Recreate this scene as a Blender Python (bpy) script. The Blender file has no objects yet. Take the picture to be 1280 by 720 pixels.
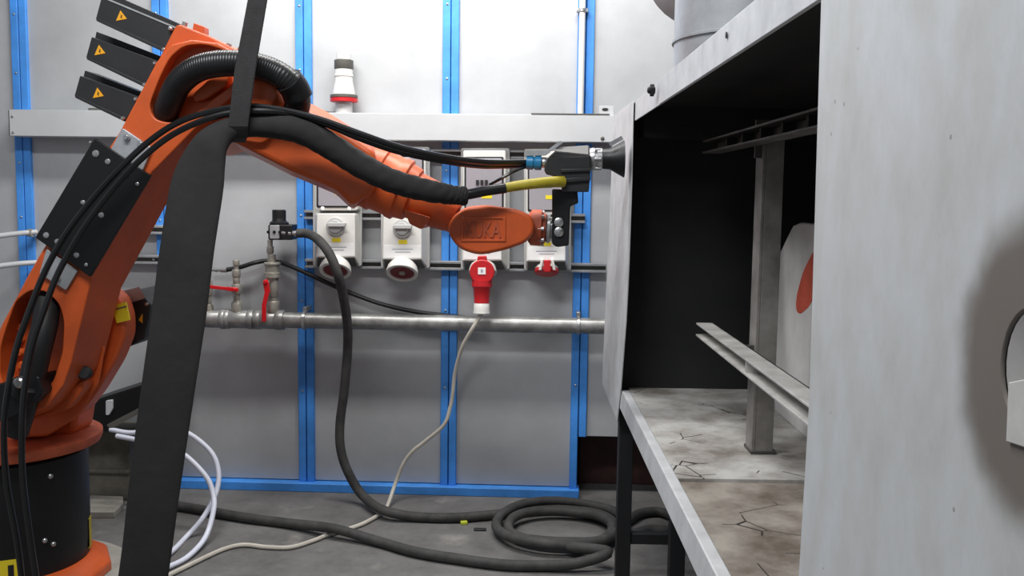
import bpy, bmesh, math, random
from mathutils import Vector, Matrix
random.seed(7)
scn = bpy.context.scene
COL = scn.collection
R = math.radians

# ------------------------------------------------------------------ camera
F_PX = 1200.0
CAM_H = 0.98
YAW, PITCH, ROLL = R(2.5), R(5.57), R(0.75)
cam_d = bpy.data.cameras.new('camera')
cam_d.sensor_width = 36.0
cam_d.lens = 36.0 * F_PX / 1280.0
cam_d.clip_start = 0.02
cam = bpy.data.objects.new('camera', cam_d)
COL.objects.link(cam)
CROT = Matrix.Rotation(YAW, 4, 'Z') @ Matrix.Rotation(R(90) - PITCH, 4, 'X') @ Matrix.Rotation(ROLL, 4, 'Z')
cam.matrix_world = Matrix.Translation((0, 0, CAM_H)) @ CROT
scn.camera = cam

# ------------------------------------------------------------------ world, lamps, exposure
w = bpy.data.worlds.new('hall_air'); scn.world = w; w.use_nodes = True
w.node_tree.nodes['Background'].inputs[0].default_value = (0.80, 0.86, 0.95, 1)
w.node_tree.nodes['Background'].inputs[1].default_value = 0.33
def area(name, loc, rot, sx, sy, power, col=(1, 1, 1)):
    d = bpy.data.lights.new(name, 'AREA'); d.shape = 'RECTANGLE'; d.size = sx; d.size_y = sy
    d.energy = power; d.color = col
    o = bpy.data.objects.new(name, d); COL.objects.link(o); o.location = loc; o.rotation_euler = rot
    return o
area('wall_lamp_light', (-0.42, 2.42, 2.10), (R(20), 0, 0), 1.5, 0.14, 32, (1, 0.985, 0.96))
area('hall_lamp_light', (-0.75, 0.95, 2.35), (0, 0, 0), 1.2, 0.3, 44, (0.97, 0.99, 1))
scn.view_settings.view_transform = 'Standard'
scn.view_settings.look = 'None'
scn.view_settings.gamma = 1
scn.view_settings.use_curve_mapping = False
scn.view_settings.exposure = 0.0

# ------------------------------------------------------------------ pixel rays
def ray(px, py):
    v = Vector(((px - 640) / F_PX, -(py - 360) / F_PX, -1.0))
    return (CROT.to_3x3() @ v)
ORG = Vector((0, 0, CAM_H))
def W(px, py, Y):
    d = ray(px, py); return ORG + d * (Y / d.y)
def FL(px, py, z=0.0):
    d = ray(px, py); return ORG + d * ((z - CAM_H) / d.z)
CYAW = R(2.0)
C2W = Matrix.Rotation(CYAW, 4, 'Z')
W2C = C2W.inverted()
XP = 0.245
def CP(px, py, x=XP):              # pixel on the plane x of the cabinet frame -> cabinet frame
    d = W2C.to_3x3() @ ray(px, py); return ORG + d * (x / d.x)
def CY(px, py, y):                 # pixel at depth y of the cabinet frame
    d = W2C.to_3x3() @ ray(px, py); return ORG + d * (y / d.y)
def CZ(px, py, z):
    d = W2C.to_3x3() @ ray(px, py); return ORG + d * ((z - CAM_H) / d.z)
def c2w(geo): return ([C2W @ Vector(v) for v in geo[0]], geo[1])

# ------------------------------------------------------------------ materials
def lin(c): return tuple(((x / 255) / 12.92 if x / 255 <= 0.04045 else ((x / 255 + 0.055) / 1.055) ** 2.4) for x in c) + (1,)
MATS = {}
def mat(name, c, rough=0.5, metal=0.0, var=0.0, scale=8.0, bump=0.0, bscale=60.0, streak=None, c2=None, spec=0.5, coat=0.0):
    m = bpy.data.materials.new(name); m.use_nodes = True
    nt = m.node_tree; b = nt.nodes['Principled BSDF']
    b.inputs['Roughness'].default_value = rough; b.inputs['Metallic'].default_value = metal
    b.inputs['Specular IOR Level'].default_value = spec
    b.inputs['Coat Weight'].default_value = coat
    b.inputs['Base Color'].default_value = lin(c)
    tc = nt.nodes.new('ShaderNodeTexCoord'); mp = nt.nodes.new('ShaderNodeMapping')
    nt.links.new(tc.outputs['Object'], mp.inputs[0])
    if streak: mp.inputs['Scale'].default_value = streak
    if var > 0:
        n = nt.nodes.new('ShaderNodeTexNoise'); n.inputs['Scale'].default_value = scale; n.inputs['Detail'].default_value = 8
        n.inputs['Roughness'].default_value = 0.65
        nt.links.new(mp.outputs[0], n.inputs['Vector'])
        rp = nt.nodes.new('ShaderNodeValToRGB')
        d = c2 if c2 else tuple(x * (1 - var) for x in c)
        u = c if c2 else tuple(min(255, x * (1 + var * 0.5)) for x in c)
        rp.color_ramp.elements[0].color = lin(d); rp.color_ramp.elements[0].position = 0.33
        rp.color_ramp.elements[1].color = lin(u); rp.color_ramp.elements[1].position = 0.67
        nt.links.new(n.outputs['Fac'], rp.inputs[0]); nt.links.new(rp.outputs[0], b.inputs['Base Color'])
    if bump > 0:
        n2 = nt.nodes.new('ShaderNodeTexNoise'); n2.inputs['Scale'].default_value = bscale; n2.inputs['Detail'].default_value = 6
        nt.links.new(mp.outputs[0], n2.inputs['Vector'])
        bp = nt.nodes.new('ShaderNodeBump'); bp.inputs['Strength'].default_value = bump; bp.inputs['Distance'].default_value = 0.004
        nt.links.new(n2.outputs['Fac'], bp.inputs['Height']); nt.links.new(bp.outputs[0], b.inputs['Normal'])
    MATS[name] = m
    return m
M = MATS
mat('orange_paint', (208, 90, 38), 0.42, 0, 0.10, 6, 0.03, 40)
mat('orange_dusty', (196, 92, 58), 0.6, 0, 0.22, 9, 0.05, 50)
mat('black_metal', (24, 24, 26), 0.45, 0.2, 0.15, 10, 0.03, 80)
mat('black_plate', (8, 8, 9), 0.5, 0.0, 0.2, 14)
mat('gun_lit_grey', (92, 90, 88), 0.45)  # body black made lighter, for the gun top as lit from above
mat('motor_black', (38, 38, 40), 0.5, 0.0, 0.15, 12, 0.03, 90)
mat('rubber', (30, 30, 31), 0.55, 0, 0.2, 20, 0.05, 120)
mat('elbow_rubber', (20, 20, 21), 0.38, 0, 0.2, 20)
mat('rubber_dusty', (64, 63, 62), 0.75, 0, 0.25, 22, 0.06, 120)
mat('black_cable', (22, 22, 23), 0.32, 0, 0.1, 20)
mat('fabric', (52, 50, 50), 0.9, 0, 0.22, 5, 0.25, 260, c2=(42, 40, 39))
mat('fabric_sleeve', (38, 36, 36), 0.85, 0, 0.25, 7, 0.5, 30, c2=(28, 27, 27))
mat('webbing', (46, 44, 45), 0.85, 0, 0.15, 40, 0.3, 300)
mat('galv_wall', (190, 192, 194), 0.5, 0.2, 0.10, 3.5, 0.02, 18, c2=(172, 174, 176))
mat('galv', (176, 178, 180), 0.42, 0.45, 0.16, 14, 0.02, 30, c2=(146, 148, 150))
mat('galv_pipe', (172, 172, 170), 0.4, 0.5, 0.25, 22, 0.05, 60, c2=(126, 125, 122))
mat('galv_panel_tab', (196, 194, 190), 0.5, 0.1, 0.1, 20)
mat('galv_duct', (206, 208, 210), 0.35, 0.4, 0.1, 6, 0.0, c2=(158, 160, 163))
mat('galv_lip', (214, 215, 217), 0.5, 0.2, 0.16, 16, 0.03, 60, c2=(188, 189, 190))
mat('steel', (190, 190, 190), 0.3, 0.8, 0.1, 30)
mat('steel_bracket', (186, 188, 190), 0.4, 0.5, 0.08, 30)
mat('blue_paint', (72, 150, 236), 0.5, 0, 0.12, 9, 0.03, 60)
mat('trunk_grey', (196, 198, 200), 0.55, 0.1, 0.04, 4)
mat('white_plastic', (226, 224, 218), 0.4, 0, 0.03, 10)
mat('paper_label', (240, 240, 238), 0.7)
mat('print_grey', (168, 168, 176), 0.7)
mat('grey_plastic', (186, 186, 184), 0.45, 0, 0.04, 10)
mat('shade_grey', (92, 90, 85), 0.5, 0, 0.05, 10)  # dark grey parts, also the painted shade below the socket housings
mat('lid_grey', (160, 156, 162), 0.18, 0, 0.03, 10)
mat('dark_seal', (28, 28, 30), 0.6)
mat('red_plastic', (198, 34, 40), 0.38, 0, 0.06, 10)
mat('red_dark', (120, 20, 28), 0.45, 0, 0.1, 20)
mat('red_handle', (214, 28, 36), 0.35)
mat('yellow_label', (236, 214, 40), 0.55)
mat('amber_label', (240, 168, 24), 0.55)
mat('yellow_hose', (176, 160, 40), 0.5, 0, 0.15, 20)
mat('blue_fitting', (34, 120, 168), 0.35)
mat('brass', (176, 172, 162), 0.4, 0.5, 0.2, 30)
mat('white_hose', (222, 226, 240), 0.4, 0, 0.04, 10)
mat('cream_cable', (200, 194, 182), 0.5, 0, 0.08, 10)
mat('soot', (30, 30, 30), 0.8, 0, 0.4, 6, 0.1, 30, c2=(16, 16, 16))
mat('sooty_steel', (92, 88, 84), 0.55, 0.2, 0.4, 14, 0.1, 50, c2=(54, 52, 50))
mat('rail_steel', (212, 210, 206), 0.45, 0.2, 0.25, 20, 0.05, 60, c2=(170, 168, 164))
mat('post_steel', (146, 142, 138), 0.5, 0.1, 0.3, 14, 0.06, 50, c2=(104, 100, 96))
mat('curved_white', (226, 224, 222), 0.55, 0.0, 0.15, 9, c2=(200, 198, 196))
mat('orange_red_paint', (206, 92, 70), 0.6, 0, 0.1, 30)
mat('leg_black', (22, 22, 24), 0.6, 0, 0.2, 12)
mat('brown_steel', (70, 40, 36), 0.7, 0, 0.3, 8)
mat('olive_grey', (106, 102, 92), 0.7, 0.1, 0.25, 9, 0.08, 40)
mat('slab_grey', (158, 154, 146), 0.7, 0, 0.15, 12, 0.05, 40)
mat('ceiling_grey', (120, 120, 122), 0.9)
mat('lime', (190, 200, 60), 0.6)

def galv_panel():                  # spangled zinc sheet with runs, specks and the sooty ring round its hole
    m = bpy.data.materials.new('galv_panel'); m.use_nodes = True; nt = m.node_tree; b = nt.nodes['Principled BSDF']
    L = nt.links.new
    tc = nt.nodes.new('ShaderNodeTexCoord')
    mp = nt.nodes.new('ShaderNodeMapping'); mp.inputs['Scale'].default_value = (1, 1, 0.6)
    L(tc.outputs['Object'], mp.inputs[0])
    n = nt.nodes.new('ShaderNodeTexNoise'); n.inputs['Scale'].default_value = 15; n.inputs['Detail'].default_value = 9; n.inputs['Roughness'].default_value = 0.7
    L(mp.outputs[0], n.inputs['Vector'])
    r = nt.nodes.new('ShaderNodeValToRGB')
    r.color_ramp.elements[0].position = 0.3; r.color_ramp.elements[0].color = lin((190, 190, 186))
    r.color_ramp.elements[1].position = 0.7; r.color_ramp.elements[1].color = lin((212, 214, 217))
    L(n.outputs['Fac'], r.inputs[0])
    v = nt.nodes.new('ShaderNodeTexVoronoi'); v.inputs['Scale'].default_value = 32
    L(tc.outputs['Object'], v.inputs['Vector'])
    sp = nt.nodes.new('ShaderNodeMath'); sp.operation = 'LESS_THAN'; sp.inputs[1].default_value = 0.055
    L(v.outputs['Distance'], sp.inputs[0])
    mx0 = nt.nodes.new('ShaderNodeMix'); mx0.data_type = 'RGBA'; mx0.inputs['B'].default_value = lin((110, 104, 98))
    sm = nt.nodes.new('ShaderNodeMath'); sm.operation = 'MULTIPLY'; sm.inputs[1].default_value = 0.55
    L(sp.outputs[0], sm.inputs[0]); L(sm.outputs[0], mx0.inputs['Factor']); L(r.outputs[0], mx0.inputs['A'])
    # ring
    sub = nt.nodes.new('ShaderNodeVectorMath'); sub.operation = 'SUBTRACT'; sub.name = 'ring_centre'
    L(tc.outputs['Object'], sub.inputs[0])
    ln = nt.nodes.new('ShaderNodeVectorMath'); ln.operation = 'LENGTH'; L(sub.outputs[0], ln.inputs[0])
    nn = nt.nodes.new('ShaderNodeTexNoise'); nn.inputs['Scale'].default_value = 40; L(tc.outputs['Object'], nn.inputs['Vector'])
    ma = nt.nodes.new('ShaderNodeMath'); ma.operation = 'MULTIPLY_ADD'; ma.inputs[1].default_value = 0.014
    L(nn.outputs['Fac'], ma.inputs[0]); L(ln.outputs['Value'], ma.inputs[2])
    rr = nt.nodes.new('ShaderNodeMapRange'); rr.interpolation_type = 'SMOOTHSTEP'
    rr.inputs['From Min'].default_value = 0.066; rr.inputs['From Max'].default_value = 0.096
    rr.inputs['To Min'].default_value = 0.93; rr.inputs['To Max'].default_value = 0.0
    L(ma.outputs[0], rr.inputs['Value'])
    mx = nt.nodes.new('ShaderNodeMix'); mx.data_type = 'RGBA'; mx.inputs['B'].default_value = lin((112, 103, 94))
    L(rr.outputs[0], mx.inputs['Factor']); L(mx0.outputs['Result'], mx.inputs['A'])
    L(mx.outputs['Result'], b.inputs['Base Color'])
    b.inputs['Roughness'].default_value = 0.5; b.inputs['Metallic'].default_value = 0.2
    bp = nt.nodes.new('ShaderNodeBump'); bp.inputs['Strength'].default_value = 0.05; bp.inputs['Distance'].default_value = 0.003
    L(n.outputs['Fac'], bp.inputs['Height']); L(bp.outputs[0], b.inputs['Normal'])
    MATS['galv_panel'] = m
    return sub
RING_NODE = galv_panel()

def concrete():
    m = bpy.data.materials.new('concrete'); m.use_nodes = True; nt = m.node_tree; b = nt.nodes['Principled BSDF']; L = nt.links.new
    tc = nt.nodes.new('ShaderNodeTexCoord')
    n = nt.nodes.new('ShaderNodeTexNoise'); n.inputs['Scale'].default_value = 5; n.inputs['Detail'].default_value = 12; n.inputs['Roughness'].default_value = 0.72
    n2 = nt.nodes.new('ShaderNodeTexNoise'); n2.inputs['Scale'].default_value = 34; n2.inputs['Detail'].default_value = 8
    n3 = nt.nodes.new('ShaderNodeTexNoise'); n3.inputs['Scale'].default_value = 9; n3.inputs['Detail'].default_value = 4
    for k in (n, n2, n3): L(tc.outputs['Object'], k.inputs['Vector'])
    r = nt.nodes.new('ShaderNodeValToRGB')
    e = r.color_ramp.elements
    e[0].position = 0.3; e[0].color = lin((80, 78, 77)); e[1].position = 0.7; e[1].color = lin((124, 122, 120))
    L(n.outputs['Fac'], r.inputs[0])
    r2 = nt.nodes.new('ShaderNodeValToRGB'); r2.color_ramp.elements[0].position = 0.62; r2.color_ramp.elements[1].position = 0.72
    L(n3.outputs['Fac'], r2.inputs[0])
    mx = nt.nodes.new('ShaderNodeMix'); mx.data_type = 'RGBA'; mx.inputs['B'].default_value = lin((150, 146, 140))
    mm = nt.nodes.new('ShaderNodeMath'); mm.operation = 'MULTIPLY'; L(r2.outputs[0], mm.inputs[0]); L(n2.outputs['Fac'], mm.inputs[1])
    L(mm.outputs[0], mx.inputs['Factor']); L(r.outputs[0], mx.inputs['A']); L(mx.outputs['Result'], b.inputs['Base Color'])
    b.inputs['Roughness'].default_value = 0.75
    bp = nt.nodes.new('ShaderNodeBump'); bp.inputs['Strength'].default_value = 0.25; bp.inputs['Distance'].default_value = 0.004
    L(n2.outputs['Fac'], bp.inputs['Height']); L(bp.outputs[0], b.inputs['Normal'])
    MATS['concrete'] = m
concrete()
def booth_floor(name, ca, cb_):
    m = bpy.data.materials.new(name); m.use_nodes = True; nt = m.node_tree; b = nt.nodes['Principled BSDF']; L = nt.links.new
    tc = nt.nodes.new('ShaderNodeTexCoord')
    n = nt.nodes.new('ShaderNodeTexNoise'); n.inputs['Scale'].default_value = 9; n.inputs['Detail'].default_value = 10; n.inputs['Roughness'].default_value = 0.68
    L(tc.outputs['Object'], n.inputs['Vector'])
    r = nt.nodes.new('ShaderNodeValToRGB'); e = r.color_ramp.elements
    e[0].position = 0.34; e[0].color = lin(ca); e[1].position = 0.62; e[1].color = lin(cb_)
    L(n.outputs['Fac'], r.inputs[0])
    v = nt.nodes.new('ShaderNodeTexVoronoi'); v.feature = 'DISTANCE_TO_EDGE'; v.inputs['Scale'].default_value = 11
    L(tc.outputs['Object'], v.inputs['Vector'])
    lt = nt.nodes.new('ShaderNodeMath'); lt.operation = 'LESS_THAN'; lt.inputs[1].default_value = 0.012; L(v.outputs['Distance'], lt.inputs[0])
    n3 = nt.nodes.new('ShaderNodeTexNoise'); n3.inputs['Scale'].default_value = 7; L(tc.outputs['Object'], n3.inputs['Vector'])
    gt = nt.nodes.new('ShaderNodeMath'); gt.operation = 'GREATER_THAN'; gt.inputs[1].default_value = 0.56; L(n3.outputs['Fac'], gt.inputs[0])
    mu = nt.nodes.new('ShaderNodeMath'); mu.operation = 'MULTIPLY'; L(lt.outputs[0], mu.inputs[0]); L(gt.outputs[0], mu.inputs[1])
    mx = nt.nodes.new('ShaderNodeMix'); mx.data_type = 'RGBA'; mx.inputs['B'].default_value = lin((48, 42, 38))
    L(mu.outputs[0], mx.inputs['Factor']); L(r.outputs[0], mx.inputs['A']); L(mx.outputs['Result'], b.inputs['Base Color'])
    b.inputs['Roughness'].default_value = 0.55
    n4 = nt.nodes.new('ShaderNodeTexNoise'); n4.inputs['Scale'].default_value = 50; n4.inputs['Detail'].default_value = 6; L(tc.outputs['Object'], n4.inputs['Vector'])
    bp = nt.nodes.new('ShaderNodeBump'); bp.inputs['Strength'].default_value = 0.25; bp.inputs['Distance'].default_value = 0.004
    L(n4.outputs['Fac'], bp.inputs['Height']); L(bp.outputs[0], b.inputs['Normal'])
    MATS[name] = m
booth_floor('booth_floor', (120, 112, 104), (188, 186, 182))
booth_floor('booth_floor_brown', (96, 85, 75), (156, 148, 139))

# ------------------------------------------------------------------ geometry helpers (all return (verts, faces) in world metres)
def join(*gs):
    V, Fc = [], []
    for v, f in gs:
        o = len(V); V += list(v); Fc += [tuple(i + o for i in q) for q in f]
    return V, Fc
def box(x0, x1, y0, y1, z0, z1):
    v = [(x, y, z) for z in (z0, z1) for y in (y0, y1) for x in (x0, x1)]
    return [Vector(p) for p in v], [(0, 2, 3, 1), (4, 5, 7, 6), (0, 1, 5, 4), (2, 6, 7, 3), (0, 4, 6, 2), (1, 3, 7, 5)]
def loft(a, b):                    # closed solid between two polygons of equal vertex count
    n = len(a)
    return list(a) + list(b), [tuple(range(n))[::-1], tuple(range(n, 2 * n))] + [(i, (i + 1) % n, n + (i + 1) % n, n + i) for i in range(n)]
def multiloft(rings):
    n = len(rings[0]); V = [p for r in rings for p in r]; Fc = [tuple(range(n))[::-1], tuple(range((len(rings) - 1) * n, len(rings) * n))]
    for k in range(len(rings) - 1):
        Fc += [(k * n + i, k * n + (i + 1) % n, (k + 1) * n + (i + 1) % n, (k + 1) * n + i) for i in range(n)]
    return V, Fc
def rnd(pts, r, n=5):              # round the corners of a 2D polygon; r may be a list
    out = []; N = len(pts)
    for i, p in enumerate(pts):
        q = r[i] if isinstance(r, (list, tuple)) else r
        p = Vector(p); a = Vector(pts[i - 1]); b = Vector(pts[(i + 1) % N])
        da, db = (a - p), (b - p)
        q = min(q, da.length * 0.49, db.length * 0.49)
        if q < 0.01: out.append(tuple(p)); continue
        s = p + da.normalized() * q; e = p + db.normalized() * q
        for k in range(n + 1):
            t = k / n
            out.append(tuple(s * (1 - t) ** 2 + p * 2 * t * (1 - t) + e * t * t))
    return out
def circ(cx, cy, rx, ry=None, n=28, a0=0.0, a1=360.0):
    ry = ry or rx; full = abs(a1 - a0) >= 360
    return [(cx + rx * math.cos(R(a0 + (a1 - a0) * k / (n if full else n - 1))), cy + ry * math.sin(R(a0 + (a1 - a0) * k / (n if full else n - 1)))) for k in range(n)]
def pprism(pts, Y0, Y1):           # outline in pixels seen at depth Y0, straight back to Y1
    a = [W(x, y, Y0) for x, y in pts]; b = [Vector((p.x, Y1, p.z)) for p in a]
    return loft(a, b)
def holed(pts, holes, Y0, Y1):     # the same with holes
    loops = [[W(x, y, Y0) for x, y in l] for l in [pts] + holes]
    bm = bmesh.new(); V, Fc = [], []
    edges = []; idx = {}
    for l in loops:
        vs = [bm.verts.new((p.x, p.z, 0)) for p in l]
        for i in range(len(vs)): edges.append(bm.edges.new((vs[i], vs[(i + 1) % len(vs)])))
    bm.verts.index_update()
    bmesh.ops.triangle_fill(bm, use_beauty=True, use_dissolve=False, edges=edges, normal=(0, 0, 1))
    n = len(bm.verts)
    V = [Vector((v.co.x, Y0, v.co.y)) for v in bm.verts] + [Vector((v.co.x, Y1, v.co.y)) for v in bm.verts]
    for f in bm.faces:
        t = tuple(v.index for v in f.verts); Fc.append(t); Fc.append(tuple(i + n for i in t)[::-1])
    o = 0
    for l in loops:
        k = len(l)
        Fc += [(o + i, o + (i + 1) % k, n + o + (i + 1) % k, n + o + i) for i in range(k)]
        o += k
    bm.free()
    return V, Fc
def cat_rom(pts, sub=8):
    P = [Vector(p) for p in pts]
    if len(P) < 3: return P
    P = [P[0] * 2 - P[1]] + P + [P[-1] * 2 - P[-2]]
    out = []
    for i in range(1, len(P) - 2):
        a, b, c, d = P[i - 1], P[i], P[i + 1], P[i + 2]
        for k in range(sub):
            t = k / sub
            out.append(0.5 * ((2 * b) + (c - a) * t + (2 * a - 5 * b + 4 * c - d) * t * t + (3 * b - a - 3 * c + d) * t ** 3))
    out.append(P[-2]); return out
def tube(pts, r, n=10, sub=8, smooth=True, ribs=0.0):
    P = cat_rom(pts, sub) if smooth else [Vector(p) for p in pts]
    if ribs:
        Q = []; acc = 0
        for i in range(len(P) - 1):
            L = (P[i + 1] - P[i]).length; k = max(1, int(L / 0.0016))
            Q += [P[i].lerp(P[i + 1], j / k) for j in range(k)]
        P = Q + [P[-1]]
    V, Fc = [], []; N = len(P)
    t0 = (P[1] - P[0]).normalized(); u = t0.orthogonal().normalized()
    for i, p in enumerate(P):
        t = (P[min(i + 1, N - 1)] - P[max(i - 1, 0)]).normalized()
        u = (u - t * u.dot(t)).normalized(); v = t.cross(u)
        rr = r if not isinstance(r, (list, tuple)) else r[0] + (r[1] - r[0]) * i / (N - 1)
        if ribs: rr += ribs * (1 if i % 3 else 0)
        V += [p + u * (rr * math.cos(2 * math.pi * k / n)) + v * (rr * math.sin(2 * math.pi * k / n)) for k in range(n)]
    for i in range(N - 1):
        Fc += [(i * n + k, i * n + (k + 1) % n, (i + 1) * n + (k + 1) % n, (i + 1) * n + k) for k in range(n)]
    Fc += [tuple(range(n))[::-1], tuple(range((N - 1) * n, N * n))]
    return V, Fc
def lathe(o, ax, prof, n=24):      # prof: (distance along axis, radius)
    o = Vector(o); ax = Vector(ax).normalized(); u = ax.orthogonal().normalized(); v = ax.cross(u)
    rings = [[o + ax * t + u * (r * math.cos(2 * math.pi * k / n)) + v * (r * math.sin(2 * math.pi * k / n)) for k in range(n)] for t, r in prof]
    return multiloft(rings)
def ribbon(rows, sub=8, n=20, crumple=0.0):     # rows: (centre, half width in the picture plane, half thickness along Y)
    C = cat_rom([r[0] for r in rows], sub)
    A = cat_rom([Vector((r[1], r[2], 0)) for r in rows], sub)
    rings = []
    N = len(C)
    for i, c in enumerate(C):
        t = (C[min(i + 1, N - 1)] - C[max(i - 1, 0)]).normalized()
        s = t.cross(Vector((0, 1, 0))).normalized(); q = s.cross(t).normalized()
        wv = [1 + crumple * min(1, max(0.0, 2.2 * (1 - i / N) - 0.95)) * math.sin(1.9 * i + 2.2 * math.sin(3 * k / n * 6.283 + i * 0.35)) for k in range(n)]
        rings.append([c + s * (wv[k] * A[i].x * math.cos(2 * math.pi * k / n)) + q * (wv[k] * A[i].y * math.sin(2 * math.pi * k / n)) for k in range(n)])
    return multiloft(rings)
def obb(c, ax, ux, hx, hy, hz):    # box with axes ax, ux and their cross product
    c = Vector(c); a = Vector(ax).normalized(); u = Vector(ux); u = (u - a * u.dot(a)).normalized(); v = a.cross(u)
    V = [c + a * (hx * i) + u * (hy * j) + v * (hz * k) for k in (-1, 1) for j in (-1, 1) for i in (-1, 1)]
    return V, box(0, 1, 0, 1, 0, 1)[1]

MW = {}
def root(name, label, cat, loc, group=None, rotz=0.0):
    o = bpy.data.objects.new(name, None); COL.objects.link(o); o.empty_display_size = 0.1
    o.location = loc; o.rotation_euler = (0, 0, rotz)
    MW[o] = Matrix.Translation(loc) @ Matrix.Rotation(rotz, 4, 'Z')
    o['label'] = label; o['category'] = cat
    if group: o['group'] = group
    return o
def put(name, geo, m, parent=None, bevel=0.0, seg=2, ang=40, label=None, cat=None, group=None, kind=None, flat=False):
    V, Fc = geo
    if parent is not None: base = MW[parent]
    else:
        lo = Vector((min(v[i] for v in V) for i in range(3))); hi = Vector((max(v[i] for v in V) for i in range(3)))
        base = Matrix.Translation(((lo.x + hi.x) / 2, (lo.y + hi.y) / 2, lo.z))
    inv = base.inverted()
    me = bpy.data.meshes.new(name)
    me.from_pydata([tuple(inv @ Vector(v)) for v in V], [], [tuple(f) for f in Fc])
    bm = bmesh.new(); bm.from_mesh(me); bmesh.ops.recalc_face_normals(bm, faces=bm.faces); bm.to_mesh(me); bm.free()
    me.materials.append(M[m])
    if not flat:
        me.polygons.foreach_set('use_smooth', [True] * len(me.polygons)); me.set_sharp_from_angle(angle=R(ang))
    o = bpy.data.objects.new(name, me); COL.objects.link(o)
    MW[o] = base
    if parent is not None: o.parent = parent
    else: o.matrix_world = base
    if bevel > 0:
        b = o.modifiers.new('soft_edge', 'BEVEL'); b.width = bevel; b.segments = seg; b.limit_method = 'ANGLE'; b.angle_limit = R(35)
        b.harden_normals = False
    if label: o['label'] = label
    if cat: o['category'] = cat
    if group: o['group'] = group
    if kind: o['kind'] = kind
    return o
def pxm(Y): return Y / F_PX         # metres per pixel at depth Y
# ================================================================== THE SETTING
WY = 3.07
put('floor', box(-4, 4, -1.5, 3.6, -0.1, 0), 'concrete', kind='structure', flat=True)
put('ceiling', box(-4, 4, -1.5, 3.6, 3.0, 3.1), 'ceiling_grey', kind='structure', flat=True)
RX = W(724, 580, WY).x
wall = bpy.data.objects.new('wall_back', None); COL.objects.link(wall); wall.location = (0, WY, 0); MW[wall] = Matrix.Translation((0, WY, 0)); wall['kind'] = 'structure'
post_px = [(25, 0, 34, 310), (205, 0, 203, 310), (381.5, 0, 383, 590), (565, 0, 560, 580), (734, 0, 722, 540)]
post_x = []
for a, b, c, d in post_px:
    post_x.append((W(a, b, WY).x + W(c, d, WY).x) / 2)
step = (post_x[-1] - post_x[0]) / 4
allx = [post_x[0] - 2 * step, post_x[0] - step] + post_x + [post_x[-1] + i * step for i in range(1, 7)]
PWID = 0.026
for i in range(len(allx) - 1):
    x0, x1 = allx[i] + 0.004, allx[i + 1] - 0.004
    z0 = 0.03 if x0 < RX - 0.05 else 0.2
    put('wall_panel', box(x0, x1, WY, WY + 0.03, z0, 3.0), 'galv_wall', wall, 0.002)
for i, x in enumerate(allx):
    zb = 0.028 if x < RX + 0.02 else 0.2
    fl = put('blue_post', box(x - PWID, x - 0.0012, WY - 0.012, WY + 0.028, zb, 3.0), 'blue_paint', wall, 0.002)
    fr = put('blue_post', box(x + 0.0012, x + PWID, WY - 0.012, WY + 0.028, zb if i != 6 else 0.2, 3.0), 'blue_paint', wall, 0.002)
    for z in (0.35, 0.62, 0.9, 1.05, 1.35, 1.55):
        put('screw', lathe((x - PWID * 0.45, WY - 0.012, z + 0.02 * math.sin(i * 5 + z * 9)), (0, -1, 0), [(0, 0.0035), (0.002, 0.0035), (0.003, 0.002)], 8), 'steel', wall)
put('blue_sill', box(allx[0], RX, WY - 0.035, WY + 0.03, 0.0, 0.028), 'blue_paint', wall, 0.002)
put('wall_backing', box(-4, 4, WY + 0.35, WY + 0.45, 0, 3.0), 'brown_steel', wall, flat=True)
put('brown_skirt_panel', box(RX + 0.004, 2.2, WY + 0.14, WY + 0.20, 0.0, 0.26), 'brown_steel', wall, 0.003)

# ================================================================== ON THE WALL
# cable trunking
TY = WY - 0.085
a, b_ = W(11, 139.5, TY), W(12, 171, TY)
zt = W(400, 140.5, TY).z; zb = W(400, 174.2, TY).z
tx0, tx1 = W(11.5, 155, TY).x, 0.62
t = root('cable_trunking', 'long pale grey cable trunking running along the panelled wall', 'trunking', ((tx0 + tx1) / 2, TY, zb))
put('trunking_cover', box(tx0, tx1, TY, WY - 0.013, zb, zt), 'trunk_grey', t, 0.002)
put('end_cap', box(tx0 - 0.004, tx0, TY + 0.004, WY - 0.013, zb + 0.002, zt - 0.002), 'shade_grey', t)
for (px, py) in ((15.5, 145.5), (16.5, 165.5)):
    p = W(px, py, TY); put('screw', lathe(p, (0, -1, 0), [(0, 0.004), (0.002, 0.004), (0.003, 0.002)], 10), 'steel', t)
for (px, py) in ((753, 173),):
    p = W(px, py, TY); put('screw', lathe(p, (0, -1, 0), [(0, 0.006), (0.002, 0.006), (0.004, 0.003)], 10), 'shade_grey', t)
put('cover_joint', box(W(664, 143, TY).x, W(762, 144, TY).x, TY - 0.001, WY - 0.014, zt, zt + 0.004), 'shade_grey', t)
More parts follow.
